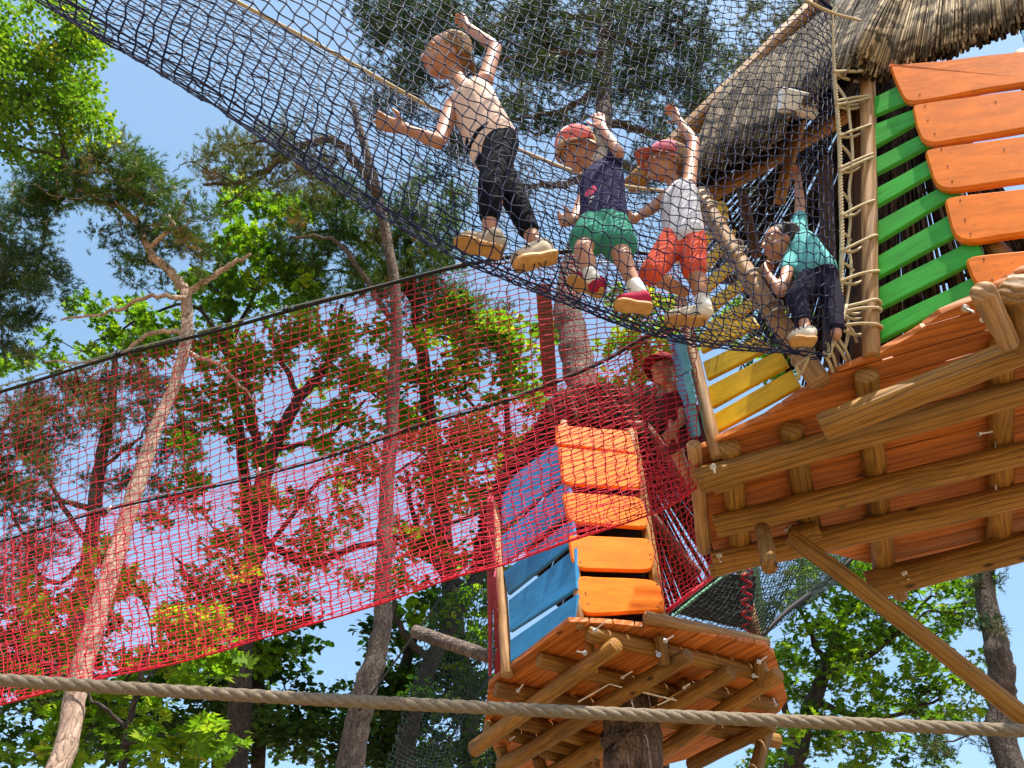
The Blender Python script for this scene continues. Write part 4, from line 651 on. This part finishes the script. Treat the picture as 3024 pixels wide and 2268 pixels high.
tree('maple_tree', 'broad maple with sunlit leaf edges behind the long knee brace, lower right', [(2350, 2420, 9.5, 66), (2360, 2200, 9.9, 56), (2430, 2000, 10.4, 36), (2500, 1800, 10.9, 20)], [[(2360, 2200, 9.9, 30), (2300, 2050, 10, 16)], [(2430, 2000, 10.4, 24), (2620, 1900, 10.4, 16), (2750, 1760, 10.4, 8)], [(2400, 2080, 10.2, 22), (2600, 2120, 10.2, 14), (2780, 2060, 10.2, 7)], [(2440, 1960, 10.5, 20), (2360, 1800, 10.5, 10)]],
     [(2400, 1760, 130, 90, 10.6, 1), (2580, 1750, 140, 90, 10.6, 1), (2750, 1780, 130, 110, 10.5, 1), (2420, 1920, 130, 100, 10.4, 1.1), (2600, 1930, 150, 100, 10.4, 1.2), (2780, 1960, 110, 90, 10.4, 1), (2450, 2080, 160, 80, 10.2, 1.2), (2680, 2080, 150, 80, 10.2, 1.1), (2380, 2220, 160, 80, 10, 1), (2600, 2210, 180, 80, 10, 1), (2310, 1960, 60, 110, 10.3, .8), (2850, 1700, 70, 90, 10.5, .8), (2500, 1670, 140, 60, 10.7, .9), (2860, 2090, 60, 50, 10.3, .6), (2250, 2240, 90, 60, 10, 1)], 'lobed', M_bark, L_maple, .105, 24, .26, 1.1, dens=1.0, singles=300)
tree('pine_tree', 'dark rough trunk standing against the sky at the right edge', [(2992, 2290, 8, 80), (2962, 2050, 8.5, 74), (2948, 1930, 8.7, 70), (2918, 1800, 9.1, 56), (2900, 1680, 9.4, 46), (2890, 1500, 9.8, 40), (2870, 1200, 10.5, 34), (2840, 900, 11.3, 20)], [[(2960, 2040, 8.5, 10), (2900, 2150, 8.6, 8), (2760, 2200, 8.7, 4)], [(2940, 1850, 8.9, 8), (2890, 1820, 8.9, 4)]],
     [(2915, 1710, 40, 30, 9.2, .8), (2930, 1860, 35, 40, 8.8, .8), (2780, 2215, 100, 40, 8.8, .6), (2900, 2180, 60, 40, 8.8, .5), (2940, 1660, 30, 20, 9.2, .6)], 'pine', M_pined, L_pined, .06, 10, .16, .3)
tree('maple_tree', 'yellow green sunlit maple leaves glimpsed between the two treehouses', [(1960, 2400, 12, 50), (1940, 1700, 13, 40), (1890, 1200, 14, 24), (1870, 950, 14.4, 14)], [[(1890, 1150, 14, 14), (1960, 1050, 14, 8)]],
     [(1860, 900, 80, 70, 14.3, .8), (1930, 1080, 90, 70, 14, 1), (1830, 1020, 60, 50, 14.2, .5), (1990, 960, 70, 80, 14.2, .9), (1980, 1180, 70, 50, 14, .8), (1800, 1130, 60, 50, 14, .6), (2300, 1080, 120, 60, 13.5, 1), (2250, 940, 140, 80, 14, .8)], 'lobed', M_bark, L_lime2, .15, 20, .3, 1)
# ------------------------------------------------------------------ PEOPLE
def skinmat(name, col):
    m, n, b = nm(name); g = noise(n, mapped(n, (1, 1, 1)), 30, 3, .5); n.links.new(ramp(n, g, [(.3, tuple(c*.88 for c in col)), (.7, col)]), b.inputs['Base Color'])
    b.inputs['Roughness'].default_value = .48; b.inputs['Subsurface Weight'].default_value = .12; b.inputs['Subsurface Radius'].default_value = (.012, .005, .003); b.inputs['Subsurface Scale'].default_value = 1; return m
def cloth(name, col, spots=(), rough=.85):
    m, n, b = nm(name); g = noise(n, mapped(n, (1, 1, 1)), 9, 5, .65, .5); c = ramp(n, g, [(.3, tuple(x*.75 for x in col)), (.6, col)])
    geo = n.nodes.new('ShaderNodeNewGeometry'); nz = n.nodes.new('ShaderNodeTexNoise'); nz.inputs['Scale'].default_value = 45; n.links.new(geo.outputs['Position'], nz.inputs[0])
    for p, r, k in spots:
        v = n.nodes.new('ShaderNodeVectorMath'); v.operation = 'DISTANCE'; v.inputs[1].default_value = tuple(float(x) for x in p); ad = n.nodes.new('ShaderNodeVectorMath'); ad.operation = 'MULTIPLY_ADD'; ad.inputs[1].default_value = (.02, .02, .02)
        n.links.new(nz.outputs[1], ad.inputs[0]); n.links.new(geo.outputs['Position'], ad.inputs[2]); n.links.new(ad.outputs[0], v.inputs[0])
        l = n.nodes.new('ShaderNodeMath'); l.operation = 'LESS_THAN'; l.inputs[1].default_value = r; n.links.new(v.outputs['Value'], l.inputs[0]); c = mixc(n, l.outputs[0], c, k)
    n.links.new(c, b.inputs['Base Color']); b.inputs['Roughness'].default_value = rough; b.inputs['Specular IOR Level'].default_value = .12; wv = noise(n, mapped(n, (1, 1, 1)), 22, 3, .6, 1.2); bump(n, b, wv, .5, .006); return m
M_skin = skinmat('tanned_skin', (.46, .215, .12)); M_skin2 = skinmat('light_skin', (.55, .28, .18))
M_eyew = plain('eye_white', (.75, .73, .7), .3, .02, 5, bmp=0); M_eyed = plain('eye_iris', (.03, .018, .012), .25, .1, 5, bmp=0); M_lip = plain('lips', (.42, .12, .10), .5, .1, 30, bmp=0)
def hairmat(name, a, b_): 
    m, n, b = nm(name); g = noise(n, mapped(n, (60, 60, 9)), 3, 3, .6); n.links.new(ramp(n, g, [(.35, a), (.65, b_)]), b.inputs['Base Color']); b.inputs['Roughness'].default_value = .6; b.inputs['Specular IOR Level'].default_value = .15; bump(n, b, g, .8, .004); return m
M_hbrown = hairmat('brown_hair', (.13, .07, .032), (.34, .20, .095)); M_hblond = hairmat('blond_hair', (.30, .17, .06), (.55, .36, .16)); M_hdark = hairmat('dark_hair', (.012, .009, .008), (.04, .028, .02))
M_gum = plain('gum_sole', (.46, .25, .09), .6, .2, 40); M_whiteshoe = cloth('cream_canvas', (.62, .55, .47)); M_greyshoe = cloth('beige_shoe_canvas', (.46, .38, .30)); M_redshoe = cloth('crimson_canvas', (.35, .02, .06)); M_sock = cloth('white_sock', (.75, .75, .74))
def cap(mb, a, b, ra, rb, flat=1., side=None, n=14):
    a = np.asarray(a, float); b = np.asarray(b, float); d = nrm(b-a); th = np.linspace(-math.pi/2, 0, 5)[:-1]
    P = [a+d*ra*math.sin(t) for t in th]+[a+(b-a)*t for t in (0, .25, .5, .75, 1)]+[b+d*rb*math.sin(t) for t in -th[::-1]]
    R = [max(ra*math.cos(t), ra*.05) for t in th]+[ra+(rb-ra)*t for t in (0, .25, .5, .75, 1)]+[max(rb*math.cos(t), rb*.05) for t in th[::-1]]
    if side is not None: side = np.asarray(side)-d*np.dot(side, d); side = nrm(side)
    tube(mb, np.array(P), np.array(R), n, True, flat, side)
def chain(mb, pts, rs, flat=1., side=None):
    for i in range(len(pts)-1): cap(mb, pts[i], pts[i+1], rs[i], rs[i+1], flat, side)
def ell(mb, c, ax, rad, n=18):
    X, Y, Z = ax; u = np.linspace(0, math.pi, n//2+1)[1:-1]; a = np.arange(n)/n*2*math.pi; V = []
    for t in u: V.append(np.asarray(c)+rad[2]*math.cos(t)*Z+math.sin(t)*(rad[0]*np.cos(a)[:, None]*X+rad[1]*np.sin(a)[:, None]*Y))
    V = np.vstack(V+[np.asarray(c)+rad[2]*Z, np.asarray(c)-rad[2]*Z]); k = len(u); Q = []; T = []
    for i in range(k-1):
        for j in range(n): Q.append((i*n+j, (i+1)*n+j, (i+1)*n+(j+1) % n, i*n+(j+1) % n))
    for j in range(n): T.append((k*n, j, (j+1) % n)); T.append((k*n+1, (k-1)*n+(j+1) % n, (k-1)*n+j))
    mb.add(V, Q, T)
def fuse(mb, name, mat, parent, vox, sm=3, **kw):
    me = mb.mesh('tmp'); o = bpy.data.objects.new('tmp', me); COL.objects.link(o)
    r = o.modifiers.new('r', 'REMESH'); r.mode = 'VOXEL'; r.voxel_size = vox; r.use_smooth_shade = True
    s = o.modifiers.new('s', 'SMOOTH'); s.iterations = sm; s.factor = .5
    dg = bpy.context.evaluated_depsgraph_get(); m2 = bpy.data.meshes.new_from_object(o.evaluated_get(dg)); bpy.data.objects.remove(o); bpy.data.meshes.remove(me)
    c = np.array(parent.location); m2.transform(Matrix.Translation(Vector((-c).tolist()))); m2.name = name
    if not m2.materials: m2.materials.append(mat)
    else: m2.materials[0] = mat
    return link(name, m2, None, parent, Matrix.Translation(Vector(c.tolist())), **kw)
def hand(mb, W, d, nn, s, curl=.5, spread=.12, thumb=1):
    d = nrm(d); nn = nn-d*np.dot(nn, d); nn = nrm(nn); lat = np.cross(d, nn)*thumb
    cap(mb, W-d*.01*s, W+d*.052*s, .024*s, .029*s, .48, lat)
    for k, L in enumerate((.050, .058, .054, .043)):
        o = (1.5-k)*.0145*s; b0 = W+d*.058*s+lat*o; dd = nrm(d+lat*(1.5-k)*spread); c1 = nrm(dd*math.cos(curl*.7)+nn*math.sin(curl*.7)); c2 = nrm(dd*math.cos(curl*1.9)+nn*math.sin(curl*1.9))
        p1 = b0+c1*L*.52*s; p2 = p1+c2*L*.52*s; chain(mb, [b0-d*.015*s, b0, p1, p2], [.0075*s, .0075*s, .0068*s, .0058*s])
    t0 = W+d*.012*s+lat*.020*s; t1 = t0+nrm(d*.55+lat*.8+nn*.25)*.030*s; t2 = t1+nrm(d*.8+lat*.35+nn*.4)*.026*s; chain(mb, [t0, t1, t2], [.0105*s, .0088*s, .0065*s])
def person(spec):
    F0 = PH(*spec['foot'], spec['hfoot']); H0 = PH(*spec['headp'], spec['hhead']); v = H0-F0; v[0] = 0; n = nrm(np.cross(np.array([1., 0, 0]), v)); pl = (F0, n)
    J = {}
    for k, q in spec['J'].items(): p = PP(q[0], q[1], pl); dr = nrm(p-CAM); J[k] = p+dr*(q[2] if len(q) > 2 else 0)
    s = spec.get('s', 1.); T = thing('person', F0, spec['label'], 'child', 'children climbing in the nets'); up = nrm(v)
    side = nrm(J['sL']-J['sR']); sk = spec.get('skin', M_skin); B = MB(); chest = (J['sL']+J['sR'])/2; hip = (J['hL']+J['hR'])/2; tw = nrm(chest-hip)
    hs = spec.get('side', side); fw = nrm(spec['fw'])
    lat = nrm(spec.get('lat', np.cross(fw, tw)))
    wst = hip+(chest-hip)*.42; upc = chest+tw*.0
    chain(B, [hip, wst, hip+(chest-hip)*.78], [.088*s, .078*s, .085*s], .70, lat); cap(B, hip+(chest-hip)*.78, chest-tw*.01, .085*s, .058*s, .70, lat); chain(B, [J['sL'], chest, J['sR']], [.033*s, .042*s, .033*s])
    f = nrm(spec['face']); u = nrm(spec.get('up', up)); u = nrm(u-f*np.dot(u, f)); sd = np.cross(f, u); hc = J['head']; q = s*spec.get('hs', 1.)
    nb = hc-u*.055*q-f*.02*q; chain(B, [chest-tw*.01, chest+(nb-chest)*.5, nb], [.036*s, .029*s, .031*s])
    ax = (sd, f, u)
    ell(B, hc+u*.018*q-f*.008*q, ax, (.070*q, .086*q, .082*q), 22); ell(B, hc+f*.024*q-u*.024*q, ax, (.055*q, .060*q, .068*q), 20); ell(B, hc+f*.050*q-u*.072*q, ax, (.024*q, .022*q, .018*q))
    for g in (-1, 1): ell(B, hc+f*.050*q-u*.030*q+sd*g*.028*q, ax, (.026*q, .026*q, .026*q)); ell(B, hc-f*.004*q-u*.010*q+sd*g*.069*q, ax, (.008*q, .017*q, .024*q)); cap(B, hc+f*.078*q+u*.018*q+sd*g*.014*q, hc+f*.066*q+u*.018*q+sd*g*.040*q, .008*q, .008*q)
    cap(B, hc+f*.083*q+u*.002*q, hc+f*.098*q-u*.020*q, .007*q, .0105*q); cap(B, hc+f*.088*q-u*.023*q-sd*.009*q, hc+f*.088*q-u*.023*q+sd*.009*q, .007*q, .007*q)
    cap(B, hc+f*.078*q-u*.046*q-sd*.014*q, hc+f*.078*q-u*.046*q+sd*.014*q, .007*q, .007*q)
    for g in ('L', 'R'):
        if 'e'+g in J:
            chain(B, [J['s'+g], J['e'+g], J['w'+g]], [.031*s, .025*s, .0165*s]); mid = J['e'+g]*.65+J['w'+g]*.35; cap(B, J['e'+g], mid, .024*s, .024*s)
            hd = spec['hand'+g]; W = J['w'+g]; d = J['f'+g]-W; hand(B, W, d, np.asarray(hd[0], float), s*.92, hd[1], .12, hd[2])
        if 'k'+g in J:
            chain(B, [J['h'+g], J['k'+g], J['a'+g]], [.052*s, .034*s, .021*s]); cf = J['k'+g]*.65+J['a'+g]*.35-fw*.008; cap(B, J['k'+g], cf, .031*s, .031*s)
            if 'heel'+g in J: h0 = J['heel'+g]; t0 = J['toe'+g]; cap(B, J['a'+g], h0+(t0-h0)*.25+Z3*.035, .021*s, .020*s)
    fuse(B, 'body', sk, T, .0053, 2)
    for g in (-1, 1):
        E = MB(); c = hc+f*.0735*q+u*.004*q+sd*g*.029*q; ell(E, c, ax, (.0105*q, .009*q, .007*q), 12); e = E.build('eye', M_eyew, T, M=Matrix.Translation(Vector(c.tolist())))
        I = MB(); ell(I, c+f*.006*q, ax, (.0055*q, .0045*q, .0055*q), 10); I.build('iris', M_eyed, e, M=Matrix.Translation(Vector(c.tolist())))
        I = MB(); cap(I, hc+f*.086*q+u*.0235*q+sd*g*.018*q, hc+f*.071*q+u*.024*q+sd*g*.042*q, .0028*q, .002*q, n=6); I.build('eyebrow', spec['hair'], T)
    I = MB(); cap(I, hc+f*.0845*q-u*.046*q-sd*.014*q, hc+f*.0845*q-u*.046*q+sd*.014*q, .0042*q, .0042*q, n=8); I.build('mouth', M_lip, T)
    # hair: shell over the skull plus locks
    Hh = MB(); ell(Hh, hc+u*.027*q-f*.020*q, ax, (.0775*q, .083*q, .083*q), 22)
    for k in range(26):
        a = k/26*2*math.pi; r0 = hc+u*.06*q-f*.02*q; o = sd*math.cos(a)*.072*q-f*abs(math.sin(a))*.07*q*(1 if math.sin(a) > 0 else -.55); 
        if math.sin(a) < -.25: cap(Hh, r0+o*.8+u*.02*q, r0+o*1.05-u*.014*q, .014*q, .006*q)
        else: cap(Hh, r0+o, r0+o*1.08-u*.09*q*(.6+.4*random.random()), .016*q, .010*q)
    for tl in spec.get('tail', []): chain(Hh, [hc+sd*a_*q+f*b_*q+u*c_*q for a_, b_, c_ in tl], [.017*q]*(len(tl)-1)+[.008*q])
    fuse(Hh, 'hair', spec['hair'], T, .0055, 2)
    if 'cap' in spec:
        cm, bm_ = spec['cap']; K = MB(); a = np.linspace(0, 2*math.pi, 25)[:-1]; V = []
        cu = nrm(u*.95-f*.18); cf = nrm(f-cu*np.dot(f, cu)); cs = np.cross(cf, cu); c0 = hc+u*.034*q-f*.012*q
        for t in np.linspace(.04, 1, 8): an = t*math.pi/2; V.append(c0+cu*.082*q*math.cos(an)+math.sin(an)*(np.cos(a)[:, None]*cs*.087*q+np.sin(a)[:, None]*cf*.097*q))
        V.append(c0-cu*.02*q+(np.cos(a)[:, None]*cs*.086*q+np.sin(a)[:, None]*cf*.096*q)); n_ = 24; Vv = np.vstack(V+[V[-1]*.97+c0*.03]); Q = [(i*n_+j, i*n_+(j+1) % n_, (i+1)*n_+(j+1) % n_, (i+1)*n_+j) for i in range(9) for j in range(n_)]; K.add(Vv, Q, [])
        hat = K.build('cap', cm, T); K = MB(); nb_ = 13; rows = []
        for rr in (0, .5, 1): 
            for k in range(nb_):
                an = math.pi*(k/(nb_-1)); x = math.cos(an); y = math.sin(an); rows.append(c0-cu*(.012+.02*x*x+.012*rr)*q+cs*x*.084*q*(1+.02*rr)+cf*(y*.088*q+rr*.068*q*(y**.6)))
        V = np.array(rows); V2 = V-cu*.005*q; Q = [];
        for i in range(2):
            for k in range(nb_-1): a0 = i*nb_+k; Q.append((a0, a0+1, a0+nb_+1, a0+nb_)); a0 += 3*nb_; Q.append((a0, a0+nb_, a0+nb_+1, a0+1))
        for k in range(nb_-1): a0 = 2*nb_+k; Q.append((a0, a0+1, a0+1+3*nb_, a0+3*nb_))
        K.add(np.vstack([V, V2]), Q, []); K.build('brim', bm_, hat)
    # shirt
    sh = MB(); m_, sleeve, loose = spec['shirt']; lo = loose*s
    base = hip+tw*spec.get('hem', 0.)
    chain(sh, [base, wst, hip+(chest-hip)*.78], [.090*s+lo, .086*s+lo*.8, .090*s+lo*.4], .74, lat); cap(sh, hip+(chest-hip)*.78, chest-tw*.012, .090*s+lo*.4, .060*s, .74, lat); 
    if sleeve:
        chain(sh, [J['sL'], chest, J['sR']], [.038*s, .046*s, .038*s])
        for g in ('L', 'R'):
            if 'e'+g in J: cap(sh, J['s'+g], J['s'+g]+(J['e'+g]-J['s'+g])*sleeve, .040*s, .036*s)
    else: chain(sh, [J['sL']*.8+chest*.2, chest-tw*.006, J['sR']*.8+chest*.2], [.034*s, .042*s, .034*s])
    fuse(sh, 'shirt', m_, T, .006, 3)
    pn = MB(); m_, fr, pr = spec['pants']; chain(pn, [hip+tw*.045*s, hip-tw*.01*s], [.088*s, .095*s], .76, lat)
    for g in ('L', 'R'):
        if 'k'+g not in J: continue
        h_, k_, a_ = J['h'+g], J['k'+g], J['a'+g]
        if fr <= 1: cap(pn, h_, h_+(k_-h_)*fr, .060*s, (.052+(.040-.052)*fr)*s+pr)
        else: cap(pn, h_, k_, .060*s, .038*s+pr); cap(pn, k_, k_+(a_-k_)*(fr-1), .038*s+pr, .028*s+pr)
    fuse(pn, 'trousers' if fr > 1.4 else 'shorts', m_, T, .006, 3)
    # shoes
    for g in ('L', 'R'):
        if 'heel'+g not in J: continue
        a, b = J['heel'+g], J['toe'+g]; d = nrm(b-a); L = np.linalg.norm(b-a); nn = nrm(spec.get('soleup', Z3)-d*np.dot(spec.get('soleup', Z3), d)); w_ = np.cross(d, nn); W = spec.get('shoew', .029)*s
        ol = [(0, .55), (.04, .82), (.2, .88), (.42, .80), (.62, .98), (.8, 1.0), (.93, .72), (1.0, .3)]; pts = [a+d*L*x+w_*W*y for x, y in ol]+[a+d*L*x-w_*W*y for x, y in ol[::-1]]
        sh_ = thing_child('shoe', a, T); plate('sole', pts, .017*s, spec['sole'], sh_, .008, .004, -nn)
        U = MB(); cap(U, a+d*.035*s+nn*.045*s, a+d*L*.55+nn*.036*s, .036*s, .031*s); cap(U, a+d*L*.5+nn*.034*s, b-d*.036*s+nn*.032*s, .031*s, .030*s, .7, w_); cap(U, a+d*.034*s+nn*.04*s, J['a'+g]*.6+a*.4, .034*s, .029*s)
        fuse2(U, 'upper', spec['shoe'], sh_, .005, 2); lc = MB()
        for k in range(4):
            c = a+d*L*(.42+.09*k)+nn*(.070-.006*k)*s; tube(lc, [c-w_*.016*s, c+nn*.003*s, c+w_*.016*s], .0028*s, 5)
        lc.build('laces', spec.get('lace', M_sock), sh_)
        if spec.get('sock'): U = MB(); cap(U, J['a'+g]*.9+a*.1, J['a'+g]+(J['k'+g]-J['a'+g])*.16, .030*s, .029*s); fuse(U, 'sock', spec['sock'], T, .006, 1)
    return T, J
def thing_child(name, loc, parent):
    o = bpy.data.objects.new(name, None); COL.objects.link(o); o.empty_display_size = .05; o.parent = parent; o.matrix_basis = pw(parent).inverted() @ Matrix.Translation(Vector([float(c) for c in loc])); return o
def fuse2(mb, name, mat, parent, vox, sm):
    c = np.array(pw(parent).translation)
    class Q: pass
    me = mb.mesh('tmp'); o = bpy.data.objects.new('tmp', me); COL.objects.link(o); r = o.modifiers.new('r', 'REMESH'); r.mode = 'VOXEL'; r.voxel_size = vox; r.use_smooth_shade = True
    s = o.modifiers.new('s', 'SMOOTH'); s.iterations = sm; s.factor = .5; dg = bpy.context.evaluated_depsgraph_get(); m2 = bpy.data.meshes.new_from_object(o.evaluated_get(dg)); bpy.data.objects.remove(o); bpy.data.meshes.remove(me)
    m2.transform(Matrix.Translation(Vector((-c).tolist()))); m2.name = name; m2.materials.clear(); m2.materials.append(mat); return link(name, m2, None, parent, Matrix.Translation(Vector(c.tolist())))
def spotplane(spec): 
    F0 = PH(*spec['foot'], spec['hfoot']); H0 = PH(*spec['headp'], spec['hhead']); v = H0-F0; v[0] = 0; return (F0, nrm(np.cross(np.array([1., 0, 0]), v)))
def sp(spec, lst, off=-.08):
    pl = spotplane(spec); o = []
    for x, y, r, c in lst: p = PP(x, y, pl); o.append((p+nrm(p-CAM)*off, r, c))
    return o
V = lambda *a: np.array(a, float)
k1 = dict(foot=(1500, 770), hfoot=1.80, headp=(1317, 174), hhead=2.98, s=1.02, hs=.97, face=V(-1, -.30, -.25), up=V(-.05, -.55, .85), fw=V(-1, -.35, 0), lat=V(.55, -1, .2), skin=M_skin, hair=M_hbrown,
    label='girl in a peach sleeveless shirt and black leggings, one arm raised',
    J=dict(head=(1318, 172, 0), sL=(1432, 238, -.05), sR=(1335, 318, .05), eL=(1462, 142, -.08), wL=(1380, 78, -.06), fL=(1358, 10, -.06), eR=(1296, 420, .02), wR=(1188, 378, .0), fR=(1125, 362, 0), hL=(1480, 420, -.04), hR=(1425, 425, .05), kL=(1450, 560, -.06), aL=(1445, 668, -.01), kR=(1520, 590, .03), aR=(1578, 712, .05), heelL=(1484, 752, 0.02), toeL=(1338, 716, .0), heelR=(1650, 762, .04), toeR=(1518, 788, .0)),
    handL=(V(-1, .3, -.2), .75, -1), handR=(V(0, -.6, -.8), .5, 1), pants=(None, 1.72, .002), sole=M_gum, shoe=M_greyshoe, tail=[[(0, -.07, .03), (0, -.105, .0), (0, -.11, -.05)]])
M_sh1 = cloth('peach_cotton', (.84, .60, .47), sp(k1, [(1322, 325, .017, (.5, .05, .04)), (1362, 350, .012, (.5, .04, .03)), (1380, 372, .016, (.55, .35, .18)), (1402, 235, .018, (.6, .35, .12))])); k1['shirt'] = (M_sh1, 0, .006); k1['hem'] = -.02
k1['pants'] = (cloth('black_leggings', (.005, .005, .009)), 1.72, .004); person(k1)
k2 = dict(foot=(1800, 890), hfoot=1.83, headp=(1700, 434), hhead=2.74, s=.90, hs=1.0, face=V(-.42, -.42, -.82), up=V(-.45, -.70, .6), fw=V(-.6, -.8, 0), lat=V(1, -.45, .1), skin=M_skin2, hair=M_hblond,
    label='small child in a red cap, navy shirt and green shorts, palm raised',
    J=dict(head=(1706, 448, -.0), sL=(1808, 485, -.02), sR=(1745, 520, .03), eL=(1826, 450, -.13), wL=(1776, 372, -.12), fL=(1748, 300, -.12), eR=(1712, 615, .06), wR=(1694, 650, .03), fR=(1652, 652, .0), hL=(1812, 662, -.01), hR=(1752, 665, .02), kL=(1838, 762, -.05), aL=(1880, 858, 0), kR=(1722, 738, -.06), aR=(1745, 822, -.01), heelL=(1926, 916, .02), toeL=(1812, 902, -.0), heelR=(1778, 872, .03), toeR=(1672, 826, -.0)),
    handL=(V(-.3, -1, -.5), .12, -1), handR=(V(0, -.7, -.7), .6, 1), sole=M_gum, shoe=M_redshoe, sock=M_sock)
M_sh2 = cloth('navy_cotton', (.022, .018, .075), sp(k2, [(1744, 560, .030, (.62, .08, .16)), (1728, 545, .022, (.62, .08, .16)), (1722, 610, .016, (.62, .08, .16)), (1726, 640, .018, (.62, .08, .16)), (1752, 580, .010, (.75, .7, .6)), (1750, 592, .010, (.75, .7, .6))], -.075)); k2['shirt'] = (M_sh2, .5, .008)
k2['pants'] = (cloth('sea_green_shorts', (.06, .30, .21)), .62, .022)
k2['cap'] = (cloth('red_white_cap_cloth', (.66, .15, .14), sp(k2, [(1680, 395, .030, (.75, .62, .6)), (1655, 420, .026, (.75, .62, .6)), (1710, 400, .014, (.75, .62, .6)), (1670, 465, .010, (.75, .62, .6)), (1660, 395, .012, (.75, .6, .6))], -.1)), cloth('cream_brim_cloth', (.72, .56, .42)))
person(k2)
k3 = dict(foot=(2030, 955), hfoot=1.87, headp=(1962, 481), hhead=2.80, s=.90, hs=.98, face=V(-1, -.30, -.12), up=V(.0, -.50, .87), fw=V(-1, -.45, 0), lat=V(.6, -1, .1), skin=M_skin, hair=M_hbrown,
    label='girl in a pink cap, white vest and coral shorts reaching up',
    J=dict(head=(1966, 487, 0), sL=(2034, 548, -.04), sR=(1972, 580, .05), eL=(2050, 420, -.05), wL=(2000, 348, -.05), fL=(1975, 300, -.05), eR=(1922, 618, .08), wR=(1872, 645, .06), fR=(1835, 655, .06), hL=(2042, 706, -.03), hR=(1992, 706, .03), kL=(2050, 800, -.04), aL=(2078, 902, .0), kR=(1922, 810, -.06), aR=(2020, 862, .08), heelL=(2090, 952, .03), toeL=(1965, 952, -.0)),
    handL=(V(-1, -.3, -.3), .8, -1), handR=(V(0, -.6, -.8), .7, 1), sole=M_gum, shoe=M_whiteshoe, sock=M_sock, lace=M_eyed, tail=[[(.03, -.06, -.02), (.035, -.075, -.08), (.03, -.075, -.14)], [(-.03, -.06, -.02), (-.035, -.07, -.08)]])
M_sh3 = cloth('white_cotton_print', (.74, .72, .76), sp(k3, [(1950, 590, .026, (.42, .05, .12)), (1962, 570, .018, (.45, .06, .14)), (1940, 625, .014, (.75, .5, .15)), (1952, 650, .012, (.7, .4, .2)), (1945, 610, .014, (.5, .08, .16))])); k3['shirt'] = (M_sh3, 0, .008); k3['hem'] = -.01
k3['pants'] = (cloth('coral_shorts', (.74, .11, .06)), .97, .006); k3['cap'] = (cloth('pink_cap_cloth', (.60, .16, .22)), cloth('salmon_brim_cloth', (.58, .17, .13))); person(k3)
k4 = dict(foot=(2375, 1005), hfoot=1.93, headp=(2308, 713), hhead=2.66, s=.86, hs=.98, face=V(-1, -.15, -.12), up=V(-.0, -.40, .9), fw=V(-1, -.25, 0), lat=V(.35, -1, .2), skin=M_skin, hair=M_hdark,
    label='dark haired child in a teal shirt raising a fist, beside the lashed post',
    J=dict(head=(2305, 720, .02), sL=(2362, 690, -.02), sR=(2345, 745, .05), eL=(2362, 590, -.02), wL=(2355, 510, -.02), fL=(2355, 470, -.02), eR=(2305, 862, .02), wR=(2266, 808, .0), fR=(2250, 778, 0), hL=(2432, 808, -.02), hR=(2400, 820, .05), kL=(2462, 900, .06), aL=(2470, 990, .12), kR=(2352, 880, -.02), aR=(2378, 962, .0), heelR=(2412, 1012, .02), toeR=(2332, 1010, -.0)),
    handL=(V(-1, -.2, 0), 1.5, -1), handR=(V(1, -.2, 0), 1.2, 1), sole=M_gum, shoe=M_whiteshoe, lace=M_redshoe)
M_sh4 = cloth('teal_cotton_print', (.12, .42, .42), sp(k4, [(2360, 770, .012, (.10, .04, .07)), (2380, 790, .014, (.10, .04, .07)), (2350, 800, .010, (.10, .04, .07)), (2372, 815, .014, (.10, .04, .07)), (2350, 745, .008, (.5, .6, .1)), (2390, 810, .01, (.10, .04, .07))])); k4['shirt'] = (M_sh4, .45, .010); k4['hem'] = 0.
k4['pants'] = (cloth('dark_patterned_trousers', (.014, .011, .028)), 1.75, .006); person(k4)
k5 = dict(foot=(2000, 1430), hfoot=1.90, headp=(1960, 1090), hhead=2.46, s=.82, hs=.98, face=V(-.7, -.7, -.25), up=V(-.15, -.1, 1), fw=V(-.8, -.6, 0), lat=V(1, -.6, .1), skin=M_skin, hair=M_hdark,
    label='crouching child in a red cap half hidden inside the red net bridge',
    J=dict(head=(1962, 1098, 0), sL=(2020, 1170, .0), sR=(1975, 1180, .06), eL=(2015, 1240, -.02), wL=(1990, 1270, -.03), fL=(1980, 1280, -.03), eR=(1985, 1240, .06), wR=(1990, 1290, .06), fR=(1985, 1300, .06), hL=(2035, 1300, .10), hR=(2020, 1310, .12), kL=(1985, 1290, .02), aL=(2030, 1400, .1), kR=(1990, 1320, .05), aR=(2035, 1420, .12)),
    handL=(V(0, -.7, -.7), .6, -1), handR=(V(0, -.7, -.7), .6, 1), sole=M_gum, shoe=M_whiteshoe)
k5['shirt'] = (cloth('dark_red_cotton', (.10, .015, .02)), .5, .006); k5['pants'] = (cloth('maroon_shorts', (.15, .03, .04)), .95, .008); k5['cap'] = (cloth('red_cap_cloth', (.20, .015, .02)), cloth('red_brim_cloth', (.2, .015, .02))); person(k5)
